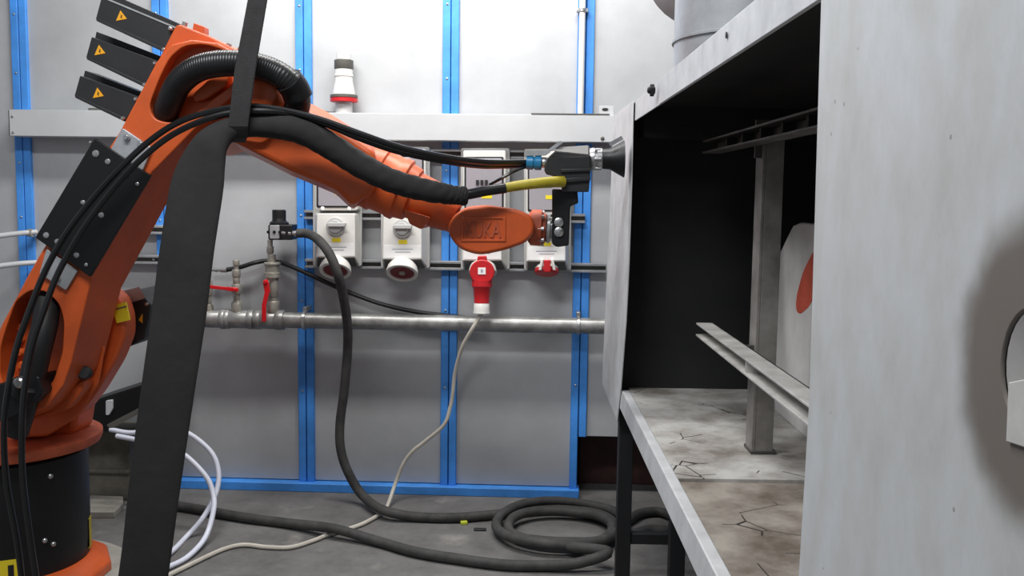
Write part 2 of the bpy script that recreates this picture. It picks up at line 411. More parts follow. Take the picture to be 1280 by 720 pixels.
# plug coupling standing on the trunking
cy = WY - 0.045; k = pxm(cy)
o0 = Vector((W(430, 140, cy).x, cy, zt))
t = root('pipe_coupling', 'white plastic industrial coupling with dark grips and red ring on trunking', 'coupling', o0)
def zz(py): return (140 - py) * k
put('base_tube', lathe(o0, (0, 0, 1), [(0, 10.5 * k), (zz(126), 10.5 * k)]), 'grey_plastic', t)
put('red_ring', lathe(o0, (0, 0, 1), [(zz(126), 15 * k), (zz(125.5), 17 * k), (zz(121.5), 17 * k), (zz(121), 16 * k)]), 'red_plastic', t)
put('collar', lathe(o0, (0, 0, 1), [(zz(121), 16 * k), (zz(120.5), 17 * k), (zz(117.5), 17 * k), (zz(116.5), 14 * k)]), 'shade_grey', t)
put('body', lathe(o0, (0, 0, 1), [(zz(117), 14 * k), (zz(113), 13.5 * k), (zz(100), 11 * k), (zz(95), 11 * k), (zz(94.5), 11.8 * k), (zz(92), 11.8 * k), (zz(91.5), 11 * k), (zz(86), 11 * k)]), 'white_plastic', t)
put('grip_ring', lathe(o0, (0, 0, 1), [(zz(86), 11 * k), (zz(85), 11.8 * k), (zz(75), 11.8 * k), (zz(74), 10 * k)]), 'shade_grey', t)
put('top_tube', lathe(o0, (0, 0, 1), [(zz(74), 9 * k), (zz(67), 9 * k), (zz(67), 7 * k)]), 'white_plastic', t)
# loose wire stub on the trunking
put('cable_tie_scrap', tube([Vector((W(393, 137, cy).x, cy, zt + 0.003)), Vector((W(402, 136, cy).x, cy + .005, zt + 0.008)), Vector((W(410, 136, cy).x, cy - .004, zt + 0.004)), Vector((W(419, 137, cy).x, cy, zt + 0.003))], 0.003, 6), 'shade_grey', label='small grey wire scrap lying on trunking beside the white coupling', cat='wire')
p = Vector((W(119, 137, cy).x, cy, zt))
put('clip_plate', box(p.x - 0.018, p.x + 0.018, cy - 0.012, cy + 0.012, zt, zt + 0.010), 'shade_grey', bevel=0.003, label='small dark clip lying on trunking behind the robot motors', cat='clip')
# conduit pipe up the right hand post
cy2 = WY - 0.03
cx = W(727, 70, cy2).x
t = root('conduit_pipe', 'thin white conduit pipe rising from trunking beside a blue post', 'pipe', (cx, cy2, zt))
put('tube', lathe((cx, cy2, zt), (0, 0, 1), [(0, 0.0095), (3.0 - zt, 0.0095)], 16), 'white_plastic', t)
zc = W(727, 13, cy2).z
put('clamp', join(box(cx - 0.018, cx + 0.018, cy2 - 0.004, WY - 0.012, zc - 0.006, zc + 0.006), lathe((cx, cy2, zc - 0.006), (0, 0, 1), [(0, 0.0125), (0.012, 0.0125)], 16)), 'steel', t, 0.002)
# bracket with slot near the cabinet
bx0, bx1 = W(749, 140, WY - 0.05).x, W(767, 140, WY - 0.05).x
t = root('slotted_bracket', 'small pale slotted bracket on trunking beside the steel cabinet', 'bracket', ((bx0 + bx1) / 2, WY - 0.05, zt))
put('plate', box(bx0, bx1, WY - 0.054, WY - 0.05, zt, W(758, 132.5, WY - 0.05).z), 'trunk_grey', t, 0.001)
pc = W(756.5, 136.7, WY - 0.055)
put('slot', pprism(circ(756.5, 136.7, 4, 1.8, 14), WY - 0.0556, WY - 0.0541), 'dark_seal', t)
put('foot', box(bx0, bx1, WY - 0.05, WY - 0.015, zt, zt + 0.004), 'trunk_grey', t)

# mounting rails
def strut(py, x0, x1, label):
    Yf = WY - 0.04
    zc = W(640, py, Yf).z; h = 0.0145
    t = root('mounting_rail', label, 'rail', ((x0 + x1) / 2, Yf, zc - h))
    put('upper_flange', box(x0, x1, Yf, WY - 0.013, zc + h - 0.008, zc + h), 'galv', t, 0.001)
    put('lower_flange', box(x0, x1, Yf, WY - 0.013, zc - h, zc - h + 0.008), 'galv', t, 0.001)
    put('web', box(x0, x1, WY - 0.020, WY - 0.013, zc - h + 0.008, zc + h - 0.008), 'shade_grey', t)
    n = max(2, int((x1 - x0) / 0.22))
    for i in range(n):
        x = x0 + (x1 - x0) * (i + 0.5) / n
        put('bolt', lathe((x, WY - 0.020, zc), (0, -1, 0), [(0, 0.005), (0.006, 0.005), (0.008, 0.003)], 8), 'steel', t)
XR = W(770, 330, WY).x
strut(333.5, W(381, 330, WY - 0.04).x, W(758, 330, WY - 0.04).x, 'galvanised mounting rail running behind the bottom of the power sockets')
strut(272.0, W(384, 270, WY).x, W(731, 270, WY).x, 'galvanised mounting rail running behind the middle of the power sockets')
strut(193.0, W(384, 190, WY).x, W(757, 190, WY).x, 'galvanised mounting rail just under the trunking behind the socket tops')
strut(332.0, W(110, 330, WY).x, W(225, 330, WY).x, 'short galvanised rail low behind the robot link and black sleeve')
strut(294.0, W(120, 290, WY).x, W(212, 290, WY).x, 'short galvanised rail between robot arm and hanging black sleeve')

# socket units ------------------------------------------------------------
def socket(cx, left, right, dy, label, style):
    """cx: pixel centre of the front, left/right: flange pixel edges at y~330, dy: pixel shift against unit 1"""
    Yb = WY - 0.042; Yf = Yb - 0.075
    base = W((left + right) / 2, 334 + dy, Yb)
    t = root('power_socket', label, 'socket', base, 'industrial power sockets on the wall rails')
    L, Rr = left, right
    put('back_plate', pprism(rnd([(L, 181 + dy), (Rr, 181 + dy), (Rr, 333 + dy), (L, 333 + dy)], 3), Yb - 0.012, Yb), 'grey_plastic', t, 0.002)
    # upper breaker enclosure
    ub = put('breaker_box', pprism(rnd([(L + 3, 184 + dy), (Rr - 5, 184 + dy), (Rr - 5, 263 + dy), (L + 3, 263 + dy)], 3), Yf + 0.012, Yb - 0.012), 'white_plastic', t, 0.003)
    put('seal', pprism(rnd([(L + 4.5, 192 + dy), (Rr - 7.5, 192 + dy), (Rr - 7.5, 259.5 + dy), (L + 4.5, 259.5 + dy)], 2), Yf + 0.0085, Yf + 0.0119), 'dark_seal', ub)
    put('lid', pprism(rnd([(L + 6.5, 194 + dy), (Rr - 9.5, 194 + dy), (Rr - 9.5, 257.5 + dy), (L + 6.5, 257.5 + dy)], 2), Yf + 0.002, Yf + 0.0085), 'lid_grey', ub, 0.002)
    put('top_catch', pprism([(cx - 9, 196 + dy), (cx + 7, 196 + dy), (cx + 5, 201 + dy), (cx - 7, 201 + dy)], Yf - 0.001, Yf + 0.003), 'paper_label', ub, 0.001)
    for i in range(3):
        x = cx - 9 + i * 5.5
        put('breaker_switch', pprism([(x, 221 + dy), (x + 3.6, 221 + dy), (x + 3.6, 227 + dy), (x, 227 + dy)], Yf - 0.002, Yf + 0.003), 'dark_seal', ub)
    put('warning_sticker', pprism([(cx - 2, 239 + dy), (cx + 11, 239 + dy), (cx + 11, 244 + dy), (cx - 2, 244 + dy)], Yf + 0.0012, Yf + 0.003), 'yellow_label', ub)
    for x in (cx - 18, cx + 15.5):
        put('lid_screw', lathe(W(x, 260.5 + dy, Yf + 0.002), (0, 1, 0), [(0, 0.004), (0.001, 0.0062), (0.010, 0.0062)], 12), 'paper_label', ub)
    # lower housing, tapering forward
    fr = [W(x, y + dy, Yf - 0.012) for x, y in rnd([(cx - 24.5, 267), (cx + 22.5, 267), (cx + 23, 321.5), (cx - 26, 321.5)], [3, 3, 1, 1])]
    bk = [W(x, y + dy, Yb - 0.012) for x, y in rnd([(L + 2.5, 266), (Rr - 3, 266), (Rr - 3, 331), (L + 2.5, 331)], [3, 3, 1, 1])]
    hs = put('housing', loft(fr, bk), 'white_plastic', t, 0.002)
    YF = Yf - 0.012
    put('underside_shade', loft([W(x, y + dy, YF + .002) for x, y in ((cx - 24, 322.2), (cx + 22, 322.2), (cx + 22, 321), (cx - 24, 321))], [W(x, y + dy, Yb - 0.014) for x, y in ((L + 5, 333), (Rr - 6, 333), (Rr - 6, 331), (L + 5, 331))]), 'shade_grey', hs)  # dark wedge paints the shade below the white housing
    kc = W(cx - 1, 283 + dy, YF)
    kn = put('switch_knob', lathe(kc, (0, -1, 0), [(0, 0.0290), (0.008, 0.0290), (0.011, 0.027)], 24), 'grey_plastic', t, 0.0012)
    put('knob_grip', join(pprism(rnd([(cx - 13, 278.5 + dy), (cx + 11, 278.5 + dy), (cx + 10, 283.5 + dy), (cx - 12, 283.5 + dy)], 1.5), YF - 0.030, YF - 0.010), lathe(kc + Vector((0, -0.011, 0)), (0, -1, 0), [(0, 0.0215), (0.007, 0.020)], 20)), 'grey_plastic', kn, 0.0015)
    put('yellow_sticker', pprism([(cx - 6, 297.5 + dy), (cx + 5, 297.5 + dy), (cx + 5, 302.5 + dy), (cx - 6, 302.5 + dy)], YF - 0.0008, YF + 0.001), 'yellow_label', t)
    lb = put('label_plate', pprism([(cx - 24, 304 + dy), (cx + 22, 304 + dy), (cx + 22, 320 + dy), (cx - 24, 320 + dy)], YF - 0.0008, YF + 0.001), 'paper_label', t)
    for yy, x0, x1 in ((308.5, -14, 12), (312.0, -10, 9)):
        put('print_line', pprism([(cx + x0, yy + dy), (cx + x1, yy + dy), (cx + x1, yy + 1.0 + dy), (cx + x0, yy + 1.0 + dy)], YF - 0.0013, YF - 0.0006), 'print_grey', lb)
    # outlet, tipped forward and down
    if style in ('open',):
        ax = Vector((0, -0.60, -0.80)).normalized(); oc = W(cx, 326 + dy, YF + 0.03)
        m = put('outlet_ring', lathe(oc - ax * 0.012, ax, [(0, 0.030), (0.012, 0.036), (0.030, 0.046), (0.042, 0.049), (0.052, 0.049), (0.052, 0.039), (0.046, 0.038)], 28), 'white_plastic', t, 0.001)
        put('outlet_face', lathe(oc - ax * 0.012 + ax * 0.045, ax, [(0, 0.038), (0.003, 0.037)], 24), 'red_dark', m)
        put('key_mark', lathe(oc - ax * 0.012 + ax * 0.0485, ax, [(0, 0.010), (0.004, 0.009)], 12), 'brass', m)
        put('hinge_tab', pprism([(cx - 5, 322 + dy), (cx + 5, 322 + dy), (cx + 7, 329 + dy), (cx - 7, 329 + dy)], YF - 0.012, YF + 0.02), 'white_plastic', m, 0.002)
        put('red_catch', pprism([(cx - 3.5, 323.5 + dy), (cx + 3.5, 323.5 + dy), (cx + 5, 328 + dy), (cx - 5, 328 + dy)], YF - 0.016, YF - 0.011), 'red_plastic', m, 0.001)
    elif style == 'closed':
        ax = Vector((0, -0.35, -0.94)).normalized(); oc = W(cx - 0.5, 324 + dy, YF + 0.035)
        m = put('outlet_ring', lathe(oc, ax, [(0, 0.026), (0.014, 0.036), (0.020, 0.037)], 28), 'white_plastic', t)
        lid = put('outlet_lid', lathe(oc + ax * 0.020, ax, [(0, 0.038), (0.010, 0.038), (0.015, 0.033)], 28), 'red_plastic', t, 0.001)
        put('red_catch', pprism([(cx - 4.2, 320 + dy), (cx + 4.2, 320 + dy), (cx + 4.2, 335 + dy), (cx - 4.2, 335 + dy)], YF - 0.022, YF - 0.010), 'red_plastic', t, 0.002)
        put('catch_arm', join(*[pprism([(cx + s * 6 - 1.6, 319 + dy), (cx + s * 6 + 1.6, 319 + dy), (cx + s * 9 + 2, 333 + dy), (cx + s * 9 - 2, 333 + dy)], YF - 0.014, YF + 0.01) for s in (-1, 1)]), 'white_plastic', t, 0.002)
    else:
        ax = Vector((0, -0.45, -0.89)).normalized(); oc = W(cx, 324 + dy, YF + 0.03)
        put('outlet_ring', lathe(oc, ax, [(0, 0.030), (0.012, 0.040), (0.034, 0.044)], 28), 'white_plastic', t)
    return t
socket(421, 391, 452, 0, 'white industrial socket box beside blue post, black hose crossing its outlet', 'open')
socket(504, 476, 537, 2.5, 'white industrial socket box with bare open outlet under the robot forearm', 'open')
socket(604, 576, 637, 4.0, 'white industrial socket box with the red plug fitted, behind the robot wrist', 'plug')
socket(684, 655, 714, 5.0, 'white industrial socket box with closed red outlet lid behind the spray gun', 'closed')

# red plug and its cream cable
Yp = WY - 0.145
t = root('power_plug', 'red industrial plug with raised round flap in the third socket', 'plug', W(602, 393, Yp))
fl = put('outlet_flap', pprism(circ(602.5, 340, 15.5, 15.5, 32), Yp - 0.012, Yp - 0.002), 'red_plastic', t, 0.003)
put('hinge', pprism(rnd([(597, 320), (608, 320), (609, 330), (596, 330)], 2), Yp - 0.010, Yp + 0.01), 'red_plastic', fl, 0.002)
put('white_square', pprism([(597.5, 334.5), (607, 334.5), (607, 343), (597.5, 343)], Yp - 0.0135, Yp - 0.0118), 'paper_label', fl)
put('pin_mark', pprism(circ(602.2, 338.5, 1.6, 2.2, 12), Yp - 0.0142, Yp - 0.0130), 'print_grey', fl)
pb = W(602.5, 350, Yp + 0.012); kp = pxm(Yp)
put('plug_body', lathe(pb, (0, -0.05, -1), [(0, 13 * kp), (8 * kp, 13 * kp), (10 * kp, 11.2 * kp), (26 * kp, 9.6 * kp), (29 * kp, 9.6 * kp)], 24), 'red_plastic', t)
put('gland_nut', lathe(pb + Vector((0, -0.0035, -29 * kp)), (0, -0.05, -1), [(0, 9.0 * kp), (1 * kp, 9.8 * kp), (8 * kp, 10.2 * kp), (13 * kp, 10.8 * kp), (14 * kp, 8 * kp)], 24), 'white_plastic', t)
zf = 0.007
cab = [W(602, 392, Yp + 0.01), W(596, 402, Yp + 0.0), W(588, 415, Yp), W(577, 436, Yp + 0.02), W(569, 465, WY - 0.10), W(566, 492, WY - 0.09), W(563, 508, WY - 0.09), W(555, 531, WY - 0.10), W(531, 552, WY - 0.10), W(516, 564, WY - 0.10), W(504, 580, WY - 0.10), W(494, 605, WY - 0.11)]
for q in ((484, 633), (476, 642), (455, 654), (433, 662), (409, 669), (391, 676), (364, 684), (335, 684), (306, 681), (284, 685), (260, 695), (211, 719), (182, 733)): cab.append(FL(q[0], q[1], zf))
put('power_cable', tube(cab, 0.0062, 8, 6), 'cream_cable', label='cream power cable dropping from the red plug and snaking over floor', cat='cable')

# galvanised pipe with tees -------------------------------------------------
PY = WY - 0.075; kp = pxm(PY)
pz = W(560, 404, PY).z
px0, px1 = W(215, 400, PY).x, W(775, 405, PY).x
t = root('compressed_air_pipe', 'horizontal galvanised compressed air pipe running under the power sockets', 'pipe', ((px0 + px1) / 2, PY, pz))
put('pipe_run', lathe((px0, PY, pz), (1, 0, 0), [(0, 10.2 * kp), (px1 - px0, 10.2 * kp)], 24), 'galv_pipe', t)
def fit(x0, x1, r):
    a = W(x0, 400, PY).x; b = W(x1, 400, PY).x
    return lathe((a, PY, pz), (1, 0, 0), [(0, r * kp * .93), (0.003, r * kp), (b - a - 0.003, r * kp), (b - a, r * kp * .93)], 24)
put('tee_fitting', join(fit(222, 232, 13), fit(232, 279, 11.5), fit(276, 283, 13)), 'galv_pipe', t)
put('tee_fitting', join(fit(281, 288, 12.6), fit(286, 312, 11.6), fit(310, 318, 12.6)), 'galv_pipe', t)
put('tee_fitting', join(fit(319, 327, 12.6), fit(325, 347, 11.8), fit(345, 356, 12.8)), 'galv_pipe', t)
for x in (381, 723):
    a = W(x, 400, PY).x
    put('pipe_clamp', join(lathe((a - 0.005, PY, pz), (1, 0, 0), [(0, 12.0 * kp), (0.010, 12.0 * kp)], 24), box(a - 0.006, a + 0.006, PY, WY - 0.012, pz + 11 * kp, pz + 17 * kp)), 'steel', t, 0.001)
def vcol(px, spec, mats='galv_pipe', Y=PY):      # vertical stack of turned pieces: (py_low, py_high, r_px)
    x = W(px, 380, Y).x; g = []
    for lo, hi, r in spec:
        zl, zh = W(px, lo, Y).z, W(px, hi, Y).z
        g.append(lathe((x, Y, zl), (0, 0, 1), [(0, r * kp * 0.94), (0.0015, r * kp), (zh - zl - 0.0015, r * kp), (zh - zl, r * kp * 0.94)], 18))
    return join(*g)
def bar(a, b, w_, th, up=Vector((0, -1, 0))):
    a, b = Vector(a), Vector(b); d = b - a
    return obb((a + b) / 2, d, up, d.length / 2, th / 2, w_ / 2)
# small valve (handle lying left)
t = root('ball_valve', 'small ball valve on the air pipe with red lever lying sideways', 'valve', W(296, 390, PY), 'ball valves with red levers on the air pipe')
put('valve_body', vcol(296, [(392, 378, 7), (381, 376, 6), (376, 366, 4.2), (367, 355, 6), (355, 346, 4.4), (346, 337, 5.4), (338, 331, 3.0), (332, 325, 4.2)]), 'brass', t)
h = put('lever', join(bar(W(262, 358.5, PY - 0.03), W(284, 361, PY - 0.03), 0.011, 0.004), bar(W(283, 361, PY - 0.03), W(298, 362.5, PY - 0.026), 0.013, 0.004)), 'red_handle', t, 0.0015)
put('lever_nut', lathe(W(293, 362, PY - 0.028), (0, -1, 0), [(-0.02, 0.006), (0.002, 0.006), (0.006, 0.004)], 10), 'red_handle', h)
# hidden neighbour beside the sleeve
t = root('ball_valve', 'slim brass valve stem half hidden by the hanging black sleeve', 'valve', W(262, 390, PY))
put('valve_body', vcol(261, [(392, 380, 6), (380, 368, 3.5), (369, 350, 5), (350, 342, 3)]), 'brass', t)
# large valve (handle hanging down)
t = root('ball_valve', 'larger ball valve under the regulator with red lever hanging down', 'valve', W(340, 390, PY), 'ball valves with red levers on the air pipe')
put('valve_body', vcol(341, [(391, 376, 8.5), (378, 370, 6.5), (371, 346, 7.4), (347, 340, 10.5), (340, 331, 9), (331, 328, 10.5), (329, 318, 4.5)]), 'brass', t)
h = put('lever', join(bar(W(332, 352, PY - 0.034), W(334.5, 366, PY - 0.034), 0.018, 0.004), bar(W(334, 364, PY - 0.034), W(330, 382, PY - 0.036), 0.014, 0.004), bar(W(330, 380, PY - 0.036), W(330, 402, PY - 0.036), 0.014, 0.004)), 'red_handle', t, 0.0015)
put('lever_nut', lathe(W(332, 352.5, PY - 0.034), (0, -1, 0), [(-0.03, 0.006), (0.002, 0.008), (0.007, 0.005)], 10), 'red_handle', h)
put('valve_stem', lathe(W(334, 353, PY - 0.03), (0, 1, 0), [(0, 0.006), (0.03, 0.008)], 10), 'brass', t)
# pressure regulator
RYf = PY - 0.035
t = root('pressure_regulator', 'black air pressure regulator with knob above the larger ball valve', 'regulator', W(340, 318, PY))
put('riser', vcol(338.5, [(330, 300, 3.4), (316, 308, 4.6)]), 'brass', t)
put('body', pprism(rnd([(335, 281), (365, 281), (365, 300), (335, 300)], 2), RYf, PY + 0.03), 'black_metal', t, 0.003)
put('clamp_plate', pprism(rnd([(337, 281.5), (349, 281.5), (349, 298.5), (337, 298.5)], 1.5), RYf - 0.006, RYf), 'steel_bracket', t, 0.001)
for (x, y) in ((335.5, 290), (343, 290), (350, 290)): put('port', lathe(W(x, y, RYf - 0.006), (0, -1, 0), [(0, 0.005), (0.003, 0.005)], 10), 'black_plate', t)
kx = W(349.5, 275, PY); kz0 = W(350, 281, PY).z
put('bonnet', lathe((kx.x, PY - 0.005, kz0), (0, 0, 1), [(0, 12 * kp), (3 * kp, 12 * kp), (5 * kp, 9 * kp), (8 * kp, 8.4 * kp)], 18), 'black_metal', t)
put('knob', lathe((kx.x, PY - 0.005, kz0 + 8 * kp), (0, 0, 1), [(0, 8.6 * kp), (10 * kp, 8.6 * kp), (11 * kp, 7.6 * kp)], 12), 'black_metal', t)
oc = W(353, 291, RYf + 0.01)
put('outlet_fitting', lathe(oc, (1, 0, -0.04), [(0, 0.011), (0.012, 0.011), (0.013, 0.008), (0.02, 0.008), (0.021, 0.011), (0.03, 0.011), (0.031, 0.008), (0.045, 0.010), (0.058, 0.010)], 14), 'steel', t)

# big floor hose: regulator -> floor -> coil -> away behind the sleeve
hr = 0.0145
hz = hr + 0.001
hp = [W(372, 291.5, RYf + 0.008), W(384, 292, RYf + 0.0), W(397, 299, RYf - 0.05), W(411, 316, RYf - 0.10), W(422, 342, PY - 0.145), W(430, 375, PY - 0.11), W(434.5, 410, PY - 0.075), W(434, 445, PY - 0.05), W(430, 490, PY - 0.05), W(425, 530, PY - 0.05), W(426, 562, PY - 0.06), W(436, 592, PY - 0.07), W(454, 620, PY - 0.09)]
hp += [FL(480, 638, hz * 1.9), FL(520, 646, hz), FL(570, 647, hz), FL(620, 643, hz)]
cc = FL(698, 668, 0); 
def coil(a, r, z, dx=0, dy=0): return Vector((cc.x + dx + r * math.cos(R(a)), cc.y + dy + r * 1.0 * math.sin(R(a)), z))
for k_, a in enumerate(range(100, -1000, -30)):
    turn = k_ / 12.0
    if turn > 2.55: break
    r = 0.165 - 0.025 * math.sin(turn * 2.3) + 0.006 * math.cos(a * 0.037)
    hp.append(coil(a, r, hz + 0.5 * hr * min(turn, 1.9) + 0.3 * hr * (1 + math.sin(a * 0.05)), 0.01 * math.sin(turn * 4), 0.012 * math.cos(turn * 3)))
hp += [FL(760, 690, hz * 3.2), FL(722, 704, hz * 1.6), FL(680, 707, hz), FL(630, 706, hz), FL(575, 699, hz), FL(520, 690, hz), FL(470, 676, hz), FL(418, 661, hz * 1.9), FL(360, 654, hz), FL(300, 646, hz), FL(240, 635, hz), FL(196, 629, hz)]
put('air_hose', tube(hp, hr, 10, 7), 'rubber_dusty', label='thick black air hose from the regulator coiled on the concrete floor', cat='hose')
# second bit of hose behind the cabinet leg
put('spare_hose', tube([FL(783, 652, hz), FL(800, 642, hz), FL(825, 640, hz), FL(845, 650, hz), FL(838, 662, hz), FL(812, 662, hz), FL(790, 668, hz)], hr, 10, 7), 'rubber_dusty', label='short loop of black hose on floor under the steel cabinet', cat='hose')
# thin wall hose
wy = WY - 0.028
t = root('wall_hose', 'thin black hose sagging along the wall behind the air pipe', 'hose', W(400, 350, wy))
put('tube', tube([W(282, 337.5, wy - .01), W(300, 334, wy - .01), W(318, 328.5, wy - .01), W(334, 326, wy + .008), W(352, 328.5, wy + .008), W(378, 339, wy), W(410, 354, wy), W(445, 369, wy), W(480, 381, wy), W(515, 389, wy), W(545, 393, wy), W(600, 399, wy)], 0.0072, 8), 'rubber', t)
put('end_fitting', lathe(W(262, 337, wy - .01), (1, 0, 0), [(0, 0.006), (0.018, 0.006), (0.019, 0.008), (0.026, 0.008), (0.027, 0.006), (0.036, 0.006), (0.037, 0.009), (0.056, 0.009)], 12), 'steel', t)
# pale conduits entering at the left
put('grey_conduit', tube([W(46, 290, WY - 0.05), W(22, 292, WY - 0.10), W(-40, 300, WY - 0.30)], 0.0085, 10), 'trunk_grey', label='upper pale conduit tube meeting the wall behind the robot arm', cat='pipe')
put('grey_conduit', tube([W(48, 328, WY - 0.05), W(20, 330, WY - 0.10), W(-40, 338, WY - 0.30)], 0.0085, 10), 'trunk_grey', label='lower pale conduit tube meeting the wall behind the robot arm', cat='pipe')
p = W(38, 291, WY - 0.06)
put('pipe_clip', join(lathe(p - Vector((0.008, 0, 0)), (1, 0, 0), [(0, 0.013), (0.016, 0.013)], 12), box(p.x - 0.008, p.x + 0.008, p.y, WY - 0.012, p.z - 0.006, p.z + 0.006)), 'brass', label='small metal clip holding upper pale conduit to blue post', cat='clip')

# ================================================================== CABINET
zt_c, zl_c = 1.185, 0.473
zo_t, zo_b = 1.143, 0.517
yn, yf_, yo = 0.30, 2.66, CP(1021, 250).y
xb = 0.95
cb = root('spray_cabinet', 'galvanised steel spray cabinet with open side and soot black interior', 'cabinet', C2W @ Vector((XP + 0.35, 1.4, 0)), None, CYAW)
MWc = MW[cb]
def cput(name, geo, m, parent=cb, **k): return put(name, c2w(geo), m, parent, **k)
# near side panel with its hole
rc = CP(1303, 465); rc = Vector((XP, rc.y, rc.z))
def cab_plate(outer, holes, x0, x1):
    loops = [outer] + holes; bm = bmesh.new(); ed = []
    for l in loops:
        vs = [bm.verts.new((q[0], q[1], 0)) for q in l]
        for i in range(len(vs)): ed.append(bm.edges.new((vs[i], vs[(i + 1) % len(vs)])))
    bm.verts.index_update(); bmesh.ops.triangle_fill(bm, use_beauty=True, use_dissolve=False, edges=ed, normal=(0, 0, 1))
    n = len(bm.verts); V = [Vector((x0, v.co.x, v.co.y)) for v in bm.verts] + [Vector((x1, v.co.x, v.co.y)) for v in bm.verts]; Fc = []
    for f in bm.faces:
        q = tuple(v.index for v in f.verts); Fc += [q, tuple(i + n for i in q)[::-1]]
    o = 0
    for l in loops:
        kk = len(l); Fc += [(o + i, o + (i + 1) % kk, n + o + (i + 1) % kk, n + o + i) for i in range(kk)]; o += kk
    bm.free(); return V, Fc
hole = circ(rc.y, rc.z, 0.030, 0.030, 28)
ztp = zt_c
np_ = cput('side_panel', cab_plate([(yn, zl_c), (CP(1000, 712).y, zl_c), (CP(1017, 500).y, CP(1017, 500).z), (yo, zo_t), (yo, ztp), (yn, ztp)], [hole], XP - 0.004, XP - 0.001), 'galv_panel', bevel=0.002)
RING_NODE.inputs[1].default_value = tuple(MWc.inverted() @ (C2W @ Vector((XP - 0.004, rc.y, rc.z))))
cput('hole_backing', lathe((XP + 0.012, rc.y, rc.z), (1, 0, 0), [(0, 0.034), (0.004, 0.034), (0.006, 0.03)], 24), 'olive_grey')
tb = [CP(x, y, XP - 0.006) for x, y in ((1260, 478), (1257, 552), (1300, 566), (1300, 470))]
cput('hole_tab', cab_plate([(p.y, p.z) for p in tb], [], XP - 0.006, XP - 0.0041), 'galv_panel_tab', bevel=0.0006)
# far side panel
q = [CP(768, 145), CP(793, 126), CP(791, 225), CP(787, 340), CP(784, 400), CP(777, 490), CP(773, 527), CP(754, 480), CP(757, 400), CP(763, 285)]
cput('side_panel', cab_plate([(p.y, p.z) for p in q], [], XP - 0.003, XP - 0.0005), 'galv_lip', bevel=0.0008)
# top rail: two overlapping plates
ys = CP(828, 105).y; yr0 = CP(795, 135).y
cput('top_rail', box(XP - 0.0005, XP + 0.002, ys, yr0 + 0.01, zo_t, zt_c), 'galv_lip', bevel=0.0008)
cput('top_rail', box(XP - 0.005, XP + 0.0, yo - 0.01, ys, zo_t - 0.002, zt_c), 'galv_lip', bevel=0.001)
bp_ = CP(823, 113)
bo = cput('rail_bolt', join(lathe((XP - 0.006, bp_.y, bp_.z), (-1, 0, 0), [(0, 0.006), (0.012, 0.006), (0.014, 0.004)], 8), lathe((XP - 0.006, bp_.y, bp_.z), (-1, 0, 0), [(0.002, 0.011), (0.009, 0.011)], 6)), 'leg_black')
b2 = CP(915, 44)
cput('rail_hole', lathe((XP - 0.0062, b2.y, b2.z), (-1, 0, 0), [(0, 0.004), (0.001, 0.004)], 8), 'leg_black')
# bottom lip, floor sheets
yl1 = CP(776, 512).y
cput('bottom_lip', loft([Vector((XP - 0.003, yn, zl_c)), Vector((XP - 0.003, yl1, zl_c)), Vector((XP + 0.001, yl1, zo_b)), Vector((XP + 0.001, yn, zo_b))], [Vector((XP + 0.02, yn, zl_c)), Vector((XP + 0.02, yl1, zl_c)), Vector((XP + 0.02, yl1, zo_b)), Vector((XP + 0.02, yn, zo_b))]), 'galv_lip', bevel=0.002)
yw = 2.30
ysm = CZ(890, 598, zo_b).y
cput('floor_sheet', box(XP + 0.02, xb, ysm, yw, zo_b - 0.02, zo_b), 'booth_floor', bevel=0.001)
cput('floor_sheet', box(XP + 0.02, xb, yn + 0.02, ysm, zo_b - 0.02, zo_b - 0.006), 'booth_floor_brown', bevel=0.001)
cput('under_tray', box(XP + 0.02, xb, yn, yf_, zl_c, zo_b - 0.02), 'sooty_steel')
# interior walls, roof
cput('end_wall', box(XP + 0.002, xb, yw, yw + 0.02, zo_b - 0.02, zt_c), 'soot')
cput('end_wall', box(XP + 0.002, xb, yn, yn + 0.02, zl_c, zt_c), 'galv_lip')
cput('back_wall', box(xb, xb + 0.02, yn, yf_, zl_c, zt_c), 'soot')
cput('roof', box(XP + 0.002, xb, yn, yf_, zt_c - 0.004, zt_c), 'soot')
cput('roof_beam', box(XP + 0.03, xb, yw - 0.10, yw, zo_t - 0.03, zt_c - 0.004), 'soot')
cput('outer_end', box(XP + 0.002, xb, yf_ - 0.02, yf_, zl_c, zt_c), 'galv_lip')
# channel post
pb_ = CZ(947, 567, zo_b)
pxx, pyy = pb_.x, pb_.y
zpt = CY(958, 172, pyy).z
cput('channel_post', join(box(pxx - 0.012, pxx - 0.006, pyy - 0.004, pyy + 0.045, zo_b, zpt), box(pxx - 0.006, pxx + 0.026, pyy - 0.004, pyy + 0.002, zo_b, zpt), box(pxx + 0.020, pxx + 0.026, pyy, pyy + 0.04, zo_b, zpt)), 'post_steel', bevel=0.001)
cput('post_foot', box(pxx - 0.014, pxx + 0.032, pyy - 0.006, pyy + 0.05, zo_b, zo_b + 0.006), 'sooty_steel', bevel=0.001)
